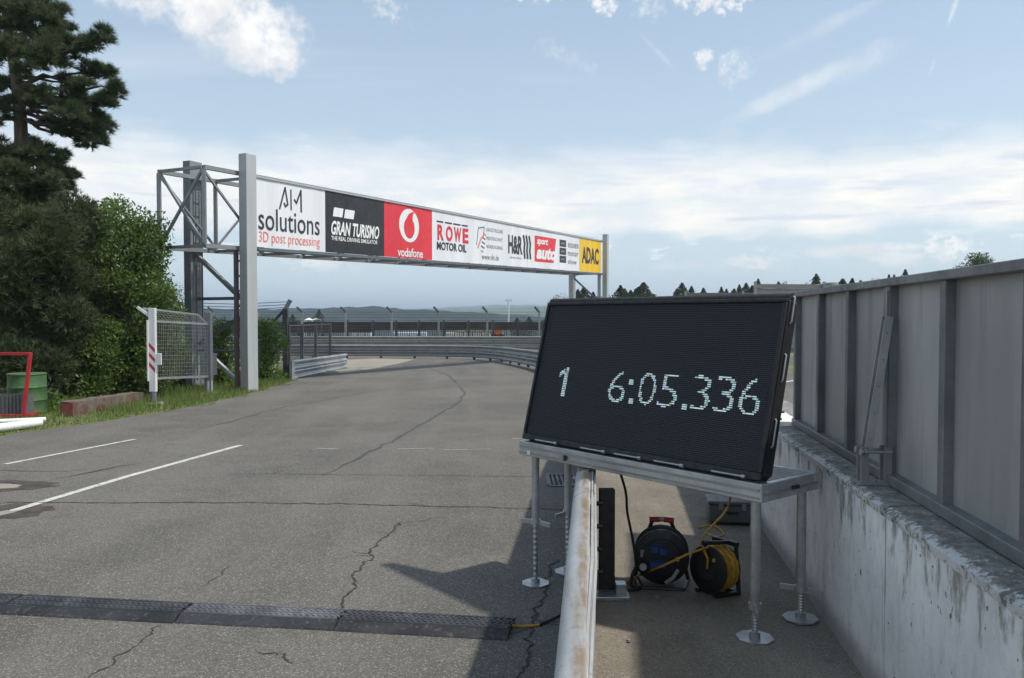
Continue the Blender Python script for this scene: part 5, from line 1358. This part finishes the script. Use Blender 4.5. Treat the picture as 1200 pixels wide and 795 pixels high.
def crowned(px, y, top, w, label, mat='farleaf', n=1600, frac=.5):
    x = (px-600)/F*y; g = gz(0, y); zt2 = pp(px, top, y).z; H_ = zt2-g; root = empty('leafy_tree', (x, y, g), label, 'tree'); m = MB()
    fork = Vector((x, y, g+H_*.45)); m.tube([(x, y, g-.1), (x+.03, y, g+H_*.25), fork], [.04*H_, .03*H_, .024*H_], 8); Cn = []
    for k in range(16):
        a = random.uniform(0, 6.28); r_ = w*math.sqrt(random.random()); c = (x+r_*math.cos(a), y+r_*math.sin(a), g+H_*(1-frac*random.random()*(.35+.65*r_/w))-.25*w)
        limb(m, fork, c, .012*H_, .004*H_, .1, 4); Cn.append(shell_points(c, (w*.33, w*.33, w*.24), n//16, .1))
    m.build('trunk', M['darkbark'], root, smooth=True); npmesh('crown', leaf_quads(np.concatenate(Cn), max(.12, w*.075)), 4, M[mat], root)
cl = [(672, 92, 343, 2.2), (684, 88, 336, 2.3), (695, 95, 342, 2.4), (727, 90, 334, 2.6), (739, 84, 340, 2.4), (754, 86, 330.5, 3.0), (732, 93, 338, 2.4), (748, 100, 336, 2.6), (760, 102, 339, 2.4), (677, 99, 339, 2.4), (803, 118, 337, 2.4), (851, 121, 338, 2.2), (870, 126, 337, 2.4), (745, 98, 338, 3.), (766, 96, 345, 2.4),
      (793, 110, 338, 2.4), (799, 104, 331, 2.7), (810, 112, 335, 2.2), (824, 118, 337, 2.2), (845, 118, 335.5, 1.8), (860, 112, 338, 2.4), (866, 120, 333, 2.), (874, 115, 331, 2.3), (881, 110, 334, 2.4), (888, 122, 326, 2.2), (858, 124, 340, 3.4), (912, 110, 329.5, 1.6), (956, 96, 320.5, 2.2), (987, 100, 326, 2.6), (998, 105, 325.5, 2.4), (1008, 100, 328, 2.6), (1022, 104, 328.5, 2.6), (1041, 110, 321, 2.), (1047, 108, 321.5, 2.), (1060, 100, 315, 2.3), (374, 160, 362, 3.0), (343, 150, 368, 2.6), (620, 150, 371, 3.2), (606, 155, 372, 3.)]
def place_word(px):
    return 'just right of the far gantry column' if 715 < px < 775 else 'behind the far gantry column' if px < 715 and px > 640 else 'above the display' if px < 900 and px > 700 else 'above the panel fence' if px > 900 else 'on the valley slope beyond the bend'
from collections import Counter
cnt = Counter(place_word(c[0]) for c in cl); seen = Counter()
ordw = ['first', 'second', 'third', 'fourth', 'fifth', 'sixth', 'seventh', 'eighth', 'ninth', 'tenth', 'eleventh', 'twelfth', 'thirteenth', 'fourteenth', 'fifteenth', 'sixteenth', 'seventeenth', 'eighteenth', 'nineteenth', 'twentieth']
for px, y, top, w in sorted(cl):
    k = place_word(px); conifer(px, y, top, w, '%s dark spruce from the left %s' % (ordw[seen[k]], k)); seen[k] += 1
for i_, (px, y, top, w) in enumerate(((668, 108, 343, 3.), (716, 104, 344, 2.4), (776, 112, 343, 3.2), (815, 124, 339, 3.6), (838, 128, 340, 3.4), (900, 126, 332, 3.), (935, 120, 328, 3.), (972, 116, 326, 3.), (1030, 118, 324, 3.))):
    crowned(px, y, top, w, 'low rounded tree on the skyline, %s from the left' % ordw[i_], 'farleaf', 1500)
crowned(1152, 62., 291, 2.6, 'pale leafy tree top showing above the panel fence at right', 'farleaf', 7000)
crowned(735, 99, 344, 4., 'broad leafy tree among the spruces right of the far gantry column', 'farleaf', 2200)
crowned(690, 105, 347, 4., 'broad leafy tree behind the far gantry legs', 'farleaf', 2000)
crowned(850, 128, 344, 6., 'low leafy tree above the right half of the display', 'farleaf', 2000)
# ------------------------------------------------------------------ slatted barriers on the right, beyond the wall
def slat_barrier(x0, y0, x1, y1, ztop, n, label):
    root = empty('slatted_barrier', (x0, y0, gz(x0, y0)), label, 'barrier'); a, b = Vector((x0, y0, 0)), Vector((x1, y1, 0)); d = (b-a); L_ = d.length
    g = gz(x0, y0); dz = .22
    for k in range(n):
        z = ztop-dz*(k+.5); MB().bar(a+UP*z+Vector((0, .02*(k % 2), 0)), b+UP*z+Vector((0, .02*(k % 2), 0)), .06, dz-.006).build('slat', M['slat'], root)
    for k in range(int(L_/3.5)+1):
        q = a+d*min(1., k*3.5/L_)+Vector((0, .09, 0)); MB().box(q+UP*(g-.1+ztop+.12)/2-Vector((0, .18, 0)), (.12, .12, ztop+.12-g+.1)).build('post', M['galv_dull'], root)
def xat(px, y): return (px-600)/F*y
slat_barrier(xat(884, 40), 40, xat(1110, 41), 41, pp(600, 333, 40).z, 14, 'taller grey slatted barrier beyond the panel fence')
slat_barrier(xat(803, 52), 52, xat(900, 51), 51, pp(600, 343.5, 52).z, 14, 'lower grey slatted barrier above the middle of the display')
slat_barrier(xat(668, 66), 66, xat(720, 64), 64, pp(600, 352.5, 66).z, 14, 'small slatted barrier seen between the far gantry legs')
# white edge line and grass strip on the track beyond the wall
strip([(3.9, 18.), (12., 30.)], .15, .009).build('road_marking', M['paint'], ROAD)
strip([(3.0, 11.5), (9.5, 33.)], .12, .0092).build('road_marking', M['paint'], ROAD)
mb = strip([(9.5, 34.5), (30., 33.)], 4., .012); o = mb.build('grass_strip', pm('grass_turf', (.11, .17, .04), .95, var=.3, scale=3)); meta(o, kind='structure')
# ------------------------------------------------------------------ haze
def haze():
    x, y0, y1, z0_, z1_ = 6400., -30., 6600., -32., 75.
    o = MB().frame((0, (y0+y1)/2, (z0_+z1_)/2), (1, 0, 0), (0, 1, 0), UP, 2*x, y1-y0, z1_-z0_)
    mt = bpy.data.materials.new('haze'); mt.use_nodes = True; n = mt.node_tree; n.nodes.clear()
    ou = n.nodes.new('ShaderNodeOutputMaterial'); v = n.nodes.new('ShaderNodeVolumePrincipled'); n.links.new(v.outputs[0], ou.inputs['Volume'])
    v.inputs['Color'].default_value = (.70, .84, 1., 1); v.inputs['Density'].default_value = HAZE; v.inputs['Anisotropy'].default_value = .2
    o = o.build('haze', mt); meta(o, 'thin blue air haze', 'haze', None, 'stuff')
HAZE = .00034
haze()
